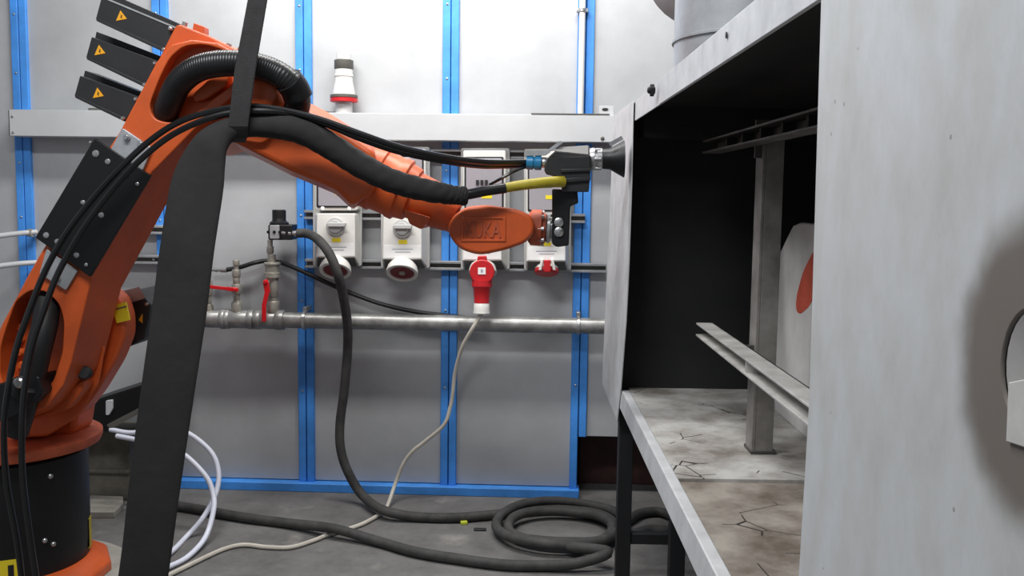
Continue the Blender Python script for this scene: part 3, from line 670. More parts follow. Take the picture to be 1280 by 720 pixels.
# rails in the depth direction: C section open to the left
def crail(p_top, p_bot, x, yend, m, wflange):
    a = CP(*p_top, x); b = CP(*p_bot, x); y1 = (a.y + b.y) / 2
    cput('slide_rail', join(box(x, x + wflange, yend, y1, a.z - 0.004, a.z), box(x, x + wflange, yend, y1, b.z, b.z + 0.004), box(x + wflange - 0.004, x + wflange, yend, y1, b.z, a.z)), m, bevel=0.0008)
    return a, b, y1
xr = pxx - 0.06
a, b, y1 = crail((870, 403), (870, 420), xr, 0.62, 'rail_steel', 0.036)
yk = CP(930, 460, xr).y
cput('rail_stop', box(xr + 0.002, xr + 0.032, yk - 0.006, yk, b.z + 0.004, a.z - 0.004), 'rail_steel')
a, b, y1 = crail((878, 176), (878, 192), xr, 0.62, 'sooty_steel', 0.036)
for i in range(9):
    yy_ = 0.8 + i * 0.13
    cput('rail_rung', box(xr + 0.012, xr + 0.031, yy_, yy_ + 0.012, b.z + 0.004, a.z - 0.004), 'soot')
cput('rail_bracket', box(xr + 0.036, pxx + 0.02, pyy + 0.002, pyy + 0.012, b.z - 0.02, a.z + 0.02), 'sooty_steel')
# the rail supports reach the post and the end wall
lowz = CP(870, 411, xr).z
cput('rail_bracket', box(xr + 0.036, pxx - 0.004, pyy + 0.006, pyy + 0.016, lowz - 0.014, lowz + 0.014), 'sooty_steel')
# curved pale baffle with red mark
xc_ = 0.56
def BP(px, py): p = CP(px, py, xc_); return (p.y, p.z)
pts = [BP(967, 540), BP(967, 335), BP(974, 317), BP(984, 296), BP(991, 282), BP(1000, 278), (0.9, BP(1000, 278)[1]), (0.9, zo_b)]
pts[0] = (pts[0][0], zo_b)
cput('pale_baffle', cab_plate(pts, [], xc_, xc_ + 0.012), 'curved_white', bevel=0.003)
mk = rnd([BP(1040, 292), BP(1026, 303), BP(1016, 316), BP(1004, 340), BP(996, 370), BP(995, 388), BP(1000, 393), BP(1011, 384), BP(1024, 360), BP(1038, 330), BP(1046, 306), BP(1047, 294)], 0.02, 3)
cput('red_paint_mark', cab_plate(mk, [], xc_ - 0.0008, xc_), 'orange_red_paint', flat=True)
# legs and braces
lx, ly = CY(781, 600, 2.36).x, 2.36
lg = []
for (x, y) in ((lx - 0.019, ly), (xb - 0.04, ly), (lx - 0.019, 0.5), (xb - 0.04, 0.5), (CY(836, 690, 2.2).x, 2.2)):
    lg.append(cput('leg', box(x, x + 0.036, y - 0.018, y + 0.018, 0.0, zl_c), 'leg_black', bevel=0.002))
zbr = CY(805, 672, ly).z
cput('brace', box(lx + 0.017, xb - 0.04, ly - 0.012, ly + 0.012, zbr - 0.014, zbr + 0.014), 'leg_black', bevel=0.002)
cput('brace', box(xb - 0.035, xb - 0.01, 0.518, ly - 0.018, zbr - 0.014, zbr + 0.014), 'leg_black', bevel=0.002)
cput('brace', box(lx - 0.015, xb - 0.04, 0.488, 0.512, zbr - 0.014, zbr + 0.014), 'leg_black', bevel=0.002)
fl2 = CZ(852, 720, 0.0)
# duct on the roof
dc = C2W @ Vector((0.402, 1.62, zt_c + 0.001))
t = root('exhaust_duct', 'round galvanised exhaust duct standing on the steel cabinet roof', 'duct', dc)
put('lower_sleeve', lathe(dc, (0, 0, 1), [(0, 0.1525), (0.046, 0.1525), (0.047, 0.156), (0.051, 0.156), (0.052, 0.153)], 48), 'galv_duct', t)
put('upper_pipe', lathe(dc + Vector((0, 0, 0.052)), (0, 0, 1), [(0, 0.1525), (3.0 - zt_c - 0.053, 0.1525)], 48), 'galv_duct', t)
bc = CY(872, -40, 1.90); bcw = C2W @ bc
put('branch_pipe', lathe(bcw, Vector((dc.x - bcw.x, dc.y - bcw.y, 0)), [(0, 0.100), (0.0, 0.111), (0.22, 0.111)], 36), 'galv_duct', t)

# ================================================================== ROBOT
AX = W(12, 545, 2.25)                       # turning axis
rx, ry = AX.x, 2.25
zd = AX.z
rb = root('robot_arm', 'orange six axis industrial robot arm on black pedestal holding the gun', 'robot', (rx, ry, 0))
def rput(name, geo, m, parent=rb, **k): return put(name, geo, m, parent, **k)
kr = pxm(2.25)
c0 = Vector((rx, ry, 0))
rput('base_plate', lathe(c0, (0, 0, 1), [(0, 0.275), (0.016, 0.275), (0.018, 0.272)], 48), 'slab_grey')
zft = W(110, 699, 2.25).z
rput('pedestal_foot', lathe(c0, (0, 0, 1), [(0.018, 0.225), (zft * 0.62, 0.225), (zft * 0.75, 0.215), (zft, 0.185), (zft, 0.16)], 12), 'orange_paint', bevel=0.004)
rput('pedestal', lathe(c0, (0, 0, 1), [(zft - 0.01, 0.172), (zft + 0.05, 0.176), (zd - 0.035, 0.176), (zd - 0.03, 0.17)], 48), 'black_metal')
for (x, y) in ((77, 600), (82, 686), (60, 678)):
    p = W(x, y, ry - 0.12); d = Vector((p.x - rx, p.y - ry, 0)).normalized()
    rput('pedestal_bolt', lathe(Vector((rx, ry, p.z)) + d * 0.172, d, [(0, 0.006), (0.008, 0.006), (0.010, 0.004)], 8), 'steel')
# curved stickers on the pedestal
def decal(a0, a1, z0, z1, r, m, name, parent=rb):
    n = 8; inn = []; out = []
    A = [R(a0 + (a1 - a0) * i / n) for i in range(n + 1)]
    rows = [[Vector((rx + rr * math.cos(t), ry + rr * math.sin(t), z)) for t in A] for rr, z in ((r, z0), (r, z1), (r - 0.004, z1), (r - 0.004, z0))]
    V = [p for row in rows for p in row]; k = n + 1; Fc = []
    for j in range(4):
        for i in range(n): Fc.append((j * k + i, j * k + i + 1, ((j + 1) % 4) * k + i + 1, ((j + 1) % 4) * k + i))
    return put(name, (V, Fc), m, parent)
sz = W(15, 703, 2.08).z
ds = decal(280, 303, sz - 0.05, sz, 0.1775, 'yellow_label', 'warning_sticker')
decal(296, 300, sz - 0.045, sz - 0.012, 0.1782, 'dark_seal', 'warning_pictogram', ds)
decal(12, 24, W(100, 692, 2.25).z, W(100, 655, 2.25).z, 0.1775, 'yellow_hose', 'side_sticker')
rput('turntable', lathe(c0, (0, 0, 1), [(zd - 0.03, 0.165), (zd - 0.018, 0.206), (zd - 0.006, 0.211), (zd + 0.004, 0.211), (zd + 0.010, 0.200), (zd + 0.014, 0.15)], 64), 'orange_dusty')
# shoulder casting
sh = rnd([(-70, 545), (-70, 470), (-20, 430), (40, 395), (100, 400), (124, 430), (119, 470), (98, 505), (92, 545)], 10)
rput('column', pprism(sh, 2.23, 2.33), 'orange_paint', bevel=0.012, seg=3)
hc = W(58, 412, 2.20)
rput('shoulder_housing', pprism(rnd([(30, 400), (105, 360), (134, 361), (149, 374), (156, 397), (156, 421), (144, 452), (120, 492), (98, 520), (40, 520)], 8, 4), 2.197, 2.262), 'orange_paint', bevel=0.008, seg=3)
# rib and cast flange in front of the column
rput('shoulder_rib', multiloft([[W(x, y, Y) for x, y in rnd([(20, 515), (70, 503), (106, 470), (122, 428), (132, 432), (124, 480), (98, 520), (60, 545), (15, 548)], 5)] for Y in (2.155, 2.24)]), 'orange_paint', bevel=0.008)
rput('shoulder_bracket', pprism(rnd([(40, 500), (75, 495), (104, 475), (106, 484), (85, 512), (40, 525)], 4), 2.11, 2.16), 'orange_paint', bevel=0.005)
rput('rubber_buffer', lathe(W(108, 466, 2.13), (0.3, -1, 0.2), [(0, 0.014), (0.03, 0.016), (0.036, 0.012)], 16), 'rubber')
for (x, y) in ((128, 440), (120, 412)): rput('housing_bolt', lathe(W(x, y, 2.195), (0, -1, 0), [(0, 0.008), (0.010, 0.008), (0.013, 0.005)], 8), 'orange_paint')
lab = decal  # sticker on the shoulder rim follows its curve
def rim_sticker(a0, a1, y0, y1, r, m, name):
    n = 8; A = [R(a0 + (a1 - a0) * i / n) for i in range(n + 1)]
    rows = [[Vector((hc.x + rr * math.cos(t), y, hc.z + rr * math.sin(t))) for t in A] for rr, y in ((r, y0), (r + 0.001, y1), (r - 0.006, y1), (r - 0.006, y0))]
    V = [p for row in rows for p in row]; k = n + 1; Fc = []
    for j in range(4):
        for i in range(n): Fc.append((j * k + i, j * k + i + 1, ((j + 1) % 4) * k + i + 1, ((j + 1) % 4) * k + i))
    return rput(name, (V, Fc), m)
st_ = pprism([(139, 382), (157, 377.5), (162, 400), (146, 404)], 2.190, 2.196)
rput('yellow_sticker', st_, 'yellow_label')
rput('sticker_line', pprism([(140, 387), (158, 382), (158.5, 383.5), (140.5, 388.5)], 2.1885, 2.190), 'shade_grey')
# shoulder motor (behind, pointing right)
mo = rput('shoulder_motor', pprism(rnd([(140, 372), (174, 361), (181, 372), (188, 381), (186, 398), (180, 424), (160, 434), (140, 440)], 2), 2.29, 2.41), 'motor_black', bevel=0.006)
rput('motor_lit_top', loft([W(150, 366.5, 2.285), W(174, 360, 2.285), W(181, 373, 2.275), W(156, 381, 2.275)], [W(150, 364.5, 2.285), W(174, 358.5, 2.285), W(181, 371, 2.275), W(156, 379, 2.275)]), 'galv', parent=mo)  # pale sheet on the black motor paints its top face as lit
rput('warning_triangle', pprism([(173, 400), (178, 392), (178, 404)], 2.2885, 2.2899), 'amber_label', parent=mo)
for (x, y) in ((174, 362), (184, 380)): rput('motor_screw', lathe(W(x, y, 2.29), (0, -1, 0), [(0, 0.004), (0.006, 0.004)], 8), 'steel', parent=mo)

# link arm: front face, crest line, side face falling back to the right silhouette
FY, BY = 2.05, 2.17
left = [(196, 78), (150, 165), (54, 312), (35, 345), (22, 370), (3, 405), (-12, 440), (-14, 480), (-2, 512)]
front_r = [(30, 520), (60, 508), (80, 480), (89, 452), (115, 345), (190, 215), (246, 158), (294, 118), (306, 92), (298, 68), (272, 54), (240, 50), (214, 56)]
back_r = [(30, 526), (70, 516), (104, 490), (128, 455), (152, 360), (207, 258), (278, 178), (322, 128), (328, 92), (312, 66), (276, 54), (240, 50), (214, 56)]
def stadium(a, b, r, n=12):
    a, b = Vector(a), Vector(b); d = (b - a).normalized(); th = math.degrees(math.atan2(d.y, d.x))
    return circ(b.x, b.y, r, r, n, th - 90, th + 90) + circ(a.x, a.y, r, r, n, th + 90, th + 270)
up_pocket = rnd([(186, 132), (200, 96), (212, 72), (230, 57), (256, 55), (284, 64), (298, 88), (288, 108), (262, 127), (238, 146), (212, 154), (192, 149)], 8, 3)
lo_pocket = rnd([(8, 408), (20, 376), (38, 362), (58, 364), (74, 380), (80, 402), (78, 440), (66, 478), (40, 500), (12, 500), (0, 470), (0, 435)], 8, 3)
frontp = left + front_r; backp = left + back_r
mid = [(a[0] * 0.75 + b[0] * 0.25, a[1] * 0.75 + b[1] * 0.25) for a, b in zip(frontp, backp)]
PDY = 2.115
fpl = holed(frontp, [up_pocket, lo_pocket], FY, FY + 0.012)
# shell: front face with pockets, outer skin to the back outline, pocket walls and floors
def arm_shell():
    loops = [[W(x, y, FY) for x, y in l] for l in (frontp, up_pocket, lo_pocket)]
    bm = bmesh.new(); ed = []
    for l in loops:
        vs = [bm.verts.new((p.x, p.z, 0)) for p in l]
        for i in range(len(vs)): ed.append(bm.edges.new((vs[i], vs[(i + 1) % len(vs)])))
    bm.verts.index_update(); bmesh.ops.triangle_fill(bm, use_beauty=True, use_dissolve=False, edges=ed, normal=(0, 0, 1))
    V = [Vector((v.co.x, FY, v.co.y)) for v in bm.verts]; Fc = [tuple(v.index for v in f.verts) for f in bm.faces]; bm.free()
    n0, n1, n2 = len(frontp), len(up_pocket), len(lo_pocket)
    o = len(V); V += [W(x, y, BY) for x, y in backp]
    Fc += [(i, (i + 1) % n0, o + (i + 1) % n0, o + i) for i in range(n0)] + [tuple(range(o, o + n0))]
    s = n0
    for n_ in (n1, n2):
        o = len(V); V += [Vector((V[s + i].x, PDY, V[s + i].z)) for i in range(n_)]
        Fc += [(s + i, s + (i + 1) % n_, o + (i + 1) % n_, o + i) for i in range(n_)] + [tuple(range(o, o + n_))]
        s += n_
    return V, Fc
la = rput('link_arm', arm_shell(), 'orange_paint', bevel=0.006, seg=3)
for (x, y) in ((28, 408), (27, 424), (28, 440), (30, 456)): rput('pocket_bolt', lathe(W(x, y, PDY), (0, -1, 0), [(0, 0.010), (0.010, 0.010), (0.016, 0.006)], 12), 'orange_paint', parent=la)
for (x, y) in ((226, 82), (236, 72), (250, 66)): rput('pocket_bolt', lathe(W(x, y, PDY), (0, -1, 0), [(0, 0.009), (0.010, 0.009), (0.015, 0.006)], 12), 'orange_paint', parent=la)
rput('pocket_boss', pprism(rnd([(240, 118), (262, 98), (286, 92), (284, 106), (258, 124), (242, 128)], 6), 2.06, PDY), 'orange_paint', parent=la, bevel=0.006)
# plates bolted on the link arm
for nm, q, bl in (('bracket', [(153, 160), (190, 185), (178, 213), (138, 187)], [(159, 172), (176, 180)]), ('bracket', [(58, 311), (97, 338), (82, 363), (49, 342)], [(57, 338), (72, 348)])):
    br = rput(nm, pprism(rnd(q, 2), FY - 0.008, FY), 'steel_bracket', parent=la, bevel=0.001)
    for (x, y) in bl: rput('bolt', lathe(W(x, y, FY - 0.008), (0, -1, 0), [(0, 0.0075), (0.004, 0.0075), (0.0045, 0.005), (0.010, 0.005)], 10), 'steel', parent=br)
plt = rput('black_plate', pprism([(118, 173), (188, 219.5), (112, 346), (44, 297)], FY - 0.016, FY - 0.006), 'black_plate', parent=la, bevel=0.001)
for (x, y, r_) in ((120, 192, 0.0075), (135, 202, 0.006), (158, 218, 0.0065), (172, 230, 0.004), (104, 253, 0.005), (127, 269, 0.006), (58, 294, 0.0065), (72, 302, 0.006), (96, 319, 0.006), (108, 331, 0.004), (113, 178, 0.003)):
    rput('plate_bolt', lathe(W(x, y, FY - 0.016), (0, -1, 0), [(0, r_), (0.002, r_), (0.003, r_ * 0.6)], 12), 'steel', parent=plt)

# upper arm: rear block, three motors, tapered casting, tube, wrist
rear = rnd([(221, 29), (262, 45), (318, 74), (352, 108), (356, 145), (330, 180), (290, 174), (240, 190), (150, 170)], [7, 2, 10, 14, 14, 10, 5, 8, 4])
rput('elbow_block', pprism(rear, 2.085, 2.33), 'orange_paint', bevel=0.008, seg=3)
rput('lifting_lug', pprism(rnd([(240, 40), (242, 28.5), (255, 33), (255, 44)], 1.5), 2.10, 2.13), 'orange_paint', bevel=0.003)
for (x, y) in ((231, 30), (300, 62), (286, 57)): rput('block_bolt', lathe(W(x, y, 2.11), (0.35, 0, 0.94), [(-0.01, 0.006), (0.004, 0.006)], 8), 'steel')
rput('elbow_cover', lathe(W(318, 112, 2.03), (0, 1, 0), [(0, 0.032), (0.006, 0.046), (0.02, 0.052), (0.08, 0.056)], 32), 'orange_paint')
rput('elbow_cheek', multiloft([[W(x, y, Y) for x, y in circ(332, 118, r_, r_ * 1.1, 28)] for Y, r_ in ((2.045, 9), (2.05, 13), (2.09, 15))]), 'orange_paint')
u = Vector((-85, -37)).normalized()
for i, (fc, tri, ledge) in enumerate(((((119.5, 24), (127, -4), (219, 34), (208, 64)), (152, 20.5), True), (((107.5, 72), (114.5, 46), (200, 77), (184, 108)), (125, 63.5), True), (((93, 120), (100, 94.5), (176, 122), (157, 150)), (123, 117), True))):
    Ym = 2.11 + 0.006 * i
    mo = rput('wrist_motor', pprism(rnd(list(fc), 1.2), Ym, Ym + 0.11), 'motor_black', bevel=0.003)
    # cooling flanges along lower and upper edge
    lo = [fc[0], fc[3]]
    rput('motor_flange', pprism([(fc[0][0], fc[0][1] - 2), (fc[3][0], fc[3][1] - 2), (fc[3][0] - 1, fc[3][1] + 2.2), (fc[0][0] + 1, fc[0][1] + 2.2)], Ym - 0.006, Ym + 0.10), 'motor_black', parent=mo, bevel=0.001)
    rput('motor_cap', pprism([(fc[1][0] + 6, fc[1][1] - 6.5), (fc[2][0] + 2, fc[2][1] - 6), (fc[2][0], fc[2][1] + 1), (fc[1][0] + 4, fc[1][1] + 2)], Ym + 0.05, Ym + 0.12), 'motor_black', parent=mo, bevel=0.001)
    if i == 0:
        rput('edge_strip', pprism([(fc[1][0], fc[1][1] - 1.2), (fc[2][0] - 1, fc[2][1] - 1.2), (fc[2][0] - 1, fc[2][1] + 1), (fc[1][0], fc[1][1] + 1)], Ym - 0.002, Ym + 0.012), 'steel_bracket', parent=mo)
    for sx, sy in ((fc[3][0] - 3, fc[3][1] - 2), (fc[2][0] - 6, fc[2][1] + 2)):
        rput('motor_screw', lathe(W(sx, sy, Ym - 0.006), (0, -1, 0), [(-0.004, 0.0045), (0.004, 0.0045), (0.006, 0.003)], 8), 'steel', parent=mo)
    x, y = tri
    tr = rput('warning_triangle', pprism([(x - 7, y + 5.5), (x - 1.5, y - 7.5), (x + 6.5, y + 3)], Ym - 0.0012, Ym), 'amber_label', parent=mo)
    rput('lightning_mark', pprism([(x - 1.5, y - 3), (x + 1, y - 0.6), (x - 0.2, y + 0.2), (x + 0.8, y + 3), (x - 2, y + 0.6), (x - 0.6, y - 0.2)], Ym - 0.0018, Ym - 0.0011), 'dark_seal', parent=tr)
# forearm casting
fa_f = rnd([(300, 118), (352, 122), (410, 150), (470, 190), (468, 240), (440, 257), (420, 237), (363, 213), (288, 175), (272, 145)], [6, 6, 8, 10, 8, 6, 6, 2, 4, 10])
fa_b = rnd([(300, 105), (352, 110), (410, 140), (470, 178), (470, 246), (440, 262), (420, 243), (363, 219), (288, 181), (272, 145)], [6, 6, 8, 10, 8, 6, 6, 2, 4, 10])
rput('forearm', loft([W(x, y, 2.10) for x, y in fa_f], [W(x, y, 2.30) for x, y in fa_b]), 'orange_paint', bevel=0.014, seg=3)
ka = pxm(2.2)
A0 = W(450, 214, 2.20); A1 = W(566, 266, 2.20); ax = A1 - A0; Ln = ax.length
tx_ = lambda x: (x - 450) / 116 * Ln
rput('forearm_tube', lathe(A0, ax, [(-0.04, 34 * ka), (tx_(455), 36 * ka), (tx_(462), 40 * ka), (tx_(474), 41 * ka), (tx_(476), 38.5 * ka), (tx_(494), 38 * ka), (tx_(496), 39.5 * ka), (tx_(503), 39.5 * ka), (tx_(505), 36 * ka), (tx_(516), 34 * ka), (tx_(518), 30 * ka), (tx_(550), 28 * ka), (Ln + 0.01, 24 * ka)], 40), 'orange_paint')
rput('forearm_lug', pprism(rnd([(505, 262), (538, 272), (527, 287), (512, 280)], 3), 2.13, 2.24), 'orange_paint', bevel=0.005)
# wrist
wr = rnd([(559, 284), (566, 270), (583, 258), (610, 256), (650, 262), (667, 272), (669, 290), (658, 303), (630, 313), (600, 319), (578, 313), (565, 301)], 9, 4)
wr_in = [(614 + (x - 614) * 0.95, 286 + (y - 286) * 0.92) for x, y in wr]
ws = rput('wrist', multiloft([[W(x, y, Y) for x, y in pp] for Y, pp in ((2.115, wr_in), (2.122, wr), (2.27, wr), (2.277, wr_in))]), 'orange_paint', bevel=0.003)
rput('wrist_recess', holed([(578, 271), (632, 271), (632, 302), (576, 302)], [rnd([(580, 273.5), (629, 273.5), (629, 299), (579, 299)], 2)], 2.1125, 2.1155), 'orange_paint', parent=ws, bevel=0.0008)
def lettering(txt, p0, p1, Y, depth, m, parent, name):
    cu = bpy.data.curves.new('lettering', 'FONT'); cu.body = txt; cu.size = 1.0; cu.extrude = 0.0; cu.resolution_u = 3; cu.offset = 0.012
    ob = bpy.data.objects.new('lettering_tmp', cu); COL.objects.link(ob); bpy.context.view_layer.update()
    me = bpy.data.meshes.new_from_object(ob.evaluated_get(bpy.context.evaluated_depsgraph_get()))
    bpy.data.objects.remove(ob)
    xs = [v.co.x for v in me.vertices]; ys = [v.co.y for v in me.vertices]
    a = W(*p0, Y); b = W(*p1, Y)
    bm = bmesh.new(); bm.from_mesh(me)
    r = bmesh.ops.extrude_face_region(bm, geom=bm.faces[:])
    for e in r['geom']:
        if isinstance(e, bmesh.types.BMVert): e.co.z += 1
    bm.verts.index_update()
    V = [Vector((a.x + (v.co.x - min(xs)) / (max(xs) - min(xs)) * (b.x - a.x), Y - v.co.z * depth, b.z + (v.co.y - min(ys)) / (max(ys) - min(ys)) * (a.z - b.z))) for v in bm.verts]
    Fc = [tuple(v.index for v in f.verts) for f in bm.faces]; bm.free()
    return put(name, (V, Fc), m, parent)
lettering('KUKA', (582.5, 277), (626, 297), 2.1152, 0.003, 'orange_dusty', ws, 'embossed_lettering')
rput('wrist_flange', lathe(W(660, 284, 2.19), (1, 0.0, -0.04), [(0, 0.030), (0.008, 0.041), (0.030, 0.041), (0.034, 0.034), (0.040, 0.034)], 28), 'orange_dusty')
for a in range(0, 360, 45):
    c = W(679, 285, 2.19); rput('flange_bolt', lathe(c + Vector((-0.012, 0.036 * math.cos(R(a)), 0.036 * math.sin(R(a)))), (1, 0, -0.04), [(0, 0.005), (0.014, 0.005)], 8), 'steel')
rput('tool_flange', lathe(W(682, 285, 2.19), (1, 0, -0.04), [(0, 0.030), (0.004, 0.034), (0.010, 0.034), (0.011, 0.024), (0.015, 0.024), (0.0155, 0.030), (0.019, 0.030)], 28), 'steel')
# built-in hose of the elbow, corrugated, and of the shoulder
eh = rput('elbow_hose', tube([W(206, 146, 2.085), W(212, 128, 2.055), W(224, 104, 2.03), (W(245, 87, 2.01)), W(272, 80, 2.0), W(305, 80, 2.0), W(338, 88, 2.01), W(362, 103, 2.02), W(372, 122, 2.04), W(370, 140, 2.07)], 0.0265, 20, 10, ribs=0.0010), 'elbow_rubber')
rput('hose_clamp', tube([W(360, 100, 2.015), W(368, 110, 2.03), W(373, 122, 2.04)], 0.031, 20, 6), 'black_metal', parent=eh)
rput('hose_collar', lathe(W(204, 150, 2.10), W(212, 130, 2.06) - W(204, 150, 2.10), [(0, 0.028), (0.02, 0.030), (0.025, 0.027)], 20), 'black_metal', parent=eh)
sh_h = rput('shoulder_hose', tube([W(58, 372, 2.09), W(57, 400, 2.05), W(50, 430, 2.03), W(42, 465, 2.03), W(32, 500, 2.04), W(20, 540, 2.06)], 0.027, 16, 8), 'rubber')
rput('hose_cuff', lathe(W(38, 478, 2.03), W(30, 505, 2.04) - W(38, 478, 2.03), [(0, 0.030), (0.004, 0.036), (0.03, 0.036), (0.034, 0.03)], 20), 'black_metal', parent=sh_h)
rput('cuff_bolt', lathe(W(25, 478, 1.995), (0, -1, 0), [(-.03, 0.012), (0.006, 0.012), (0.010, 0.008)], 12), 'steel', parent=sh_h)
rput('hose_block', pprism(rnd([(-10, 482), (48, 470), (54, 492), (22, 520), (-10, 530)], 4), 2.01, 2.09), 'black_metal', parent=sh_h, bevel=0.004)

# ================================================================== SPRAY GUN
GY = 2.13
g = root('spray_gun', 'black automatic spray gun with flared nozzle on the robot wrist', 'spray gun', W(700, 308, GY + 0.06))
bd = rput('gun_body', pprism(rnd([(680, 212), (684, 198), (694, 189), (735, 193), (738, 194), (738, 214), (736, 240), (703, 240), (700, 222), (682, 217)], 2), GY, GY + 0.075), 'motor_black', parent=g, bevel=0.004)
rput('body_ridge', pprism([(701, 211), (739, 210), (739, 214.5), (701, 216)], GY - 0.005, GY), 'motor_black', parent=bd, bevel=0.002)
rput('body_ridge', pprism([(703, 223), (738, 220.5), (738, 226), (704, 229)], GY - 0.006, GY), 'motor_black', parent=bd, bevel=0.002)
rput('top_bevel', loft([W(684, 198, GY), W(694, 188.6, GY), W(735, 192.8, GY), W(737, 196, GY)], [W(690, 192, GY + 0.035), W(699, 184, GY + 0.035), W(735, 181.5, GY + 0.035), W(737, 184, GY + 0.035)]), 'gun_lit_grey', parent=bd)  # light from above is put into the paler colour of this chamfer
rput('grip_plate', pprism(rnd([(690, 236), (722, 238), (723, 254), (713, 258), (711, 307), (696, 309), (690, 305)], 2.5), GY + 0.015, GY + 0.075), 'black_metal', parent=g, bevel=0.003)
for y in (278, 290): rput('grip_bolt', lathe(W(698.5, y, GY + 0.015), (0, -1, 0), [(0, 0.0105), (0.004, 0.0105), (0.006, 0.007)], 14), 'steel', parent=g)
gc = W(737, 199, GY + 0.037); gk = pxm(GY + 0.037); gax = Vector((1, 0, 0.02))
nz = rput('nozzle_ring', lathe(gc, gax, [(0, 13 * gk), (3 * gk, 14 * gk), (6 * gk, 14 * gk), (6.5 * gk, 12 * gk), (9 * gk, 12 * gk), (9.5 * gk, 13.5 * gk), (15 * gk, 13.5 * gk), (16 * gk, 12 * gk)], 28), 'steel', parent=g)
for a in range(0, 360, 60): rput('ring_screw', lathe(gc + Vector((8 * gk, 13 * gk * math.cos(R(a)), 13 * gk * math.sin(R(a)))), (1, 0, 0), [(-0.005, 0.004), (0.010, 0.004)], 8), 'steel', parent=nz)
rput('nozzle_cup', lathe(gc + gax * (15 * gk), gax, [(0, 12 * gk), (4 * gk, 12.5 * gk), (10 * gk, 13 * gk), (26 * gk, 22.5 * gk), (27.5 * gk, 23 * gk), (27.5 * gk, 21 * gk), (12 * gk, 9 * gk), (11 * gk, 4 * gk)], 36), 'black_metal', parent=g)
rput('cup_glint', bar(W(762, 181, GY), W(778, 172, GY - 0.005), 0.009, 0.004), 'steel', parent=g)  # bright bar stands in for the highlight along the cup's upper edge
fc_ = W(657, 203, GY + 0.03)
rput('blue_coupling', lathe(W(658, 203, GY + 0.03), (1, 0, -0.03), [(0, 8.5 * gk), (8 * gk, 9 * gk), (9 * gk, 7.5 * gk), (10 * gk, 7.5 * gk), (11 * gk, 9 * gk), (18 * gk, 9 * gk), (19 * gk, 7 * gk)], 20), 'blue_fitting', parent=g)
rput('coupling_nut', lathe(W(676, 203, GY + 0.03), (1, 0, -0.03), [(0, 5 * gk), (2 * gk, 6.5 * gk), (7 * gk, 6.5 * gk), (9 * gk, 5 * gk)], 8), 'steel', parent=g)
rput('coupling_bridge', pprism(rnd([(656, 189), (684, 188), (690, 183), (700, 176), (704, 178), (690, 188), (682, 194), (656, 195)], 1), GY + 0.02, GY + 0.04), 'steel_bracket', parent=g)

# ================================================================== HOSES, SLEEVE, STRAP
# two black supply lines draped over the arm
put('supply_hose', tube([W(658, 203, GY + 0.03), W(610, 203, 2.10), W(560, 197, 2.05), W(500, 184, 2.02), W(450, 167, 2.0), W(400, 149, 1.995), W(350, 137, 1.99), W(310, 133, 1.985), W(270, 138, 1.985), W(225, 152, 1.985), W(185, 178, 1.99), W(145, 216, 1.99), W(108, 258, 1.995), (W(80, 296, 1.995)), W(55, 342, 1.995), W(38, 385, 1.985), W(22, 430, 1.975), W(12, 475, 1.965), W(5, 530, 1.96), W(8, 600, 1.96), W(22, 680, 1.96), W(30, 750, 1.96)], 0.0068, 8, 7), 'black_cable', label='black supply hose from the blue gun coupling looping over black plate', cat='hose')
put('supply_hose', tube([W(612, 231, 2.13), W(630, 221, 2.12), W(645, 213, 2.13), W(658, 208.5, GY + 0.03)], 0.0035, 8, 7), 'black_cable', label='short thin black line curving down from the blue gun coupling', cat='hose')
put('supply_hose', tube([W(657, 206, GY + 0.045), W(630, 207, 2.14), W(600, 207, 2.10), W(560, 202, 2.065), W(500, 190, 2.04), W(450, 173, 2.015), W(410, 156, 2.01), W(372, 144, 2.0), W(330, 139, 1.975), W(290, 141, 1.97), W(250, 152, 1.97), W(210, 172, 1.975), W(170, 205, 1.975), W(135, 244, 1.98), W(108, 280, 1.98), W(85, 318, 1.98), W(68, 352, 1.975), W(55, 388, 1.965), W(42, 425, 1.955), W(33, 470, 1.95), W(28, 520, 1.945), W(28, 590, 1.945), W(36, 660, 1.945), W(48, 740, 1.945)], 0.0068, 8, 7), 'black_cable', label='black supply hose running over black plate nearer the hanging sleeve', cat='hose')
# fabric sleeve: round along the forearm, flattened where it hangs
def rw(px, py, Y, hw, ht): return (W(px, py, Y), hw * pxm(Y), ht)
sl = root('hose_sleeve', 'dark fabric hose sleeve draped along forearm and hanging flat to floor', 'hose sleeve', FL(179, 760, 0.0))
rows = [rw(584, 245, 2.07, 10, 0.015), rw(580, 245, 2.068, 12, 0.020), rw(572, 244.5, 2.065, 11.5, 0.020), rw(555, 242, 2.06, 13, 0.022), rw(520, 235, 2.05, 14.5, 0.024), rw(485, 224, 2.04, 15, 0.026), rw(450, 206, 2.03, 16, 0.027), rw(415, 184, 2.02, 16.5, 0.027), rw(380, 164, 2.01, 17.5, 0.027), rw(345, 157, 2.0, 16.5, 0.026), rw(310, 157, 1.99, 14.5, 0.024), rw(285, 163, 1.97, 15, 0.020), rw(266, 177, 1.945, 21, 0.015), rw(255, 200, 1.935, 28, 0.011), rw(246, 235, 1.925, 34, 0.009), rw(234, 310, 1.91, 35, 0.008), rw(224, 390, 1.90, 35.5, 0.008), rw(208, 500, 1.885, 35, 0.008), rw(193, 610, 1.87, 34, 0.008), rw(179, 720, 1.86, 33, 0.008)]
pe = W(160, 875, 1.85); rows.append((Vector((pe.x, 1.85, 0.01)), 33 * pxm(1.85), 0.008))
put('sleeve_fabric', ribbon(rows, 8, 24, 0.05), 'fabric_sleeve', sl)
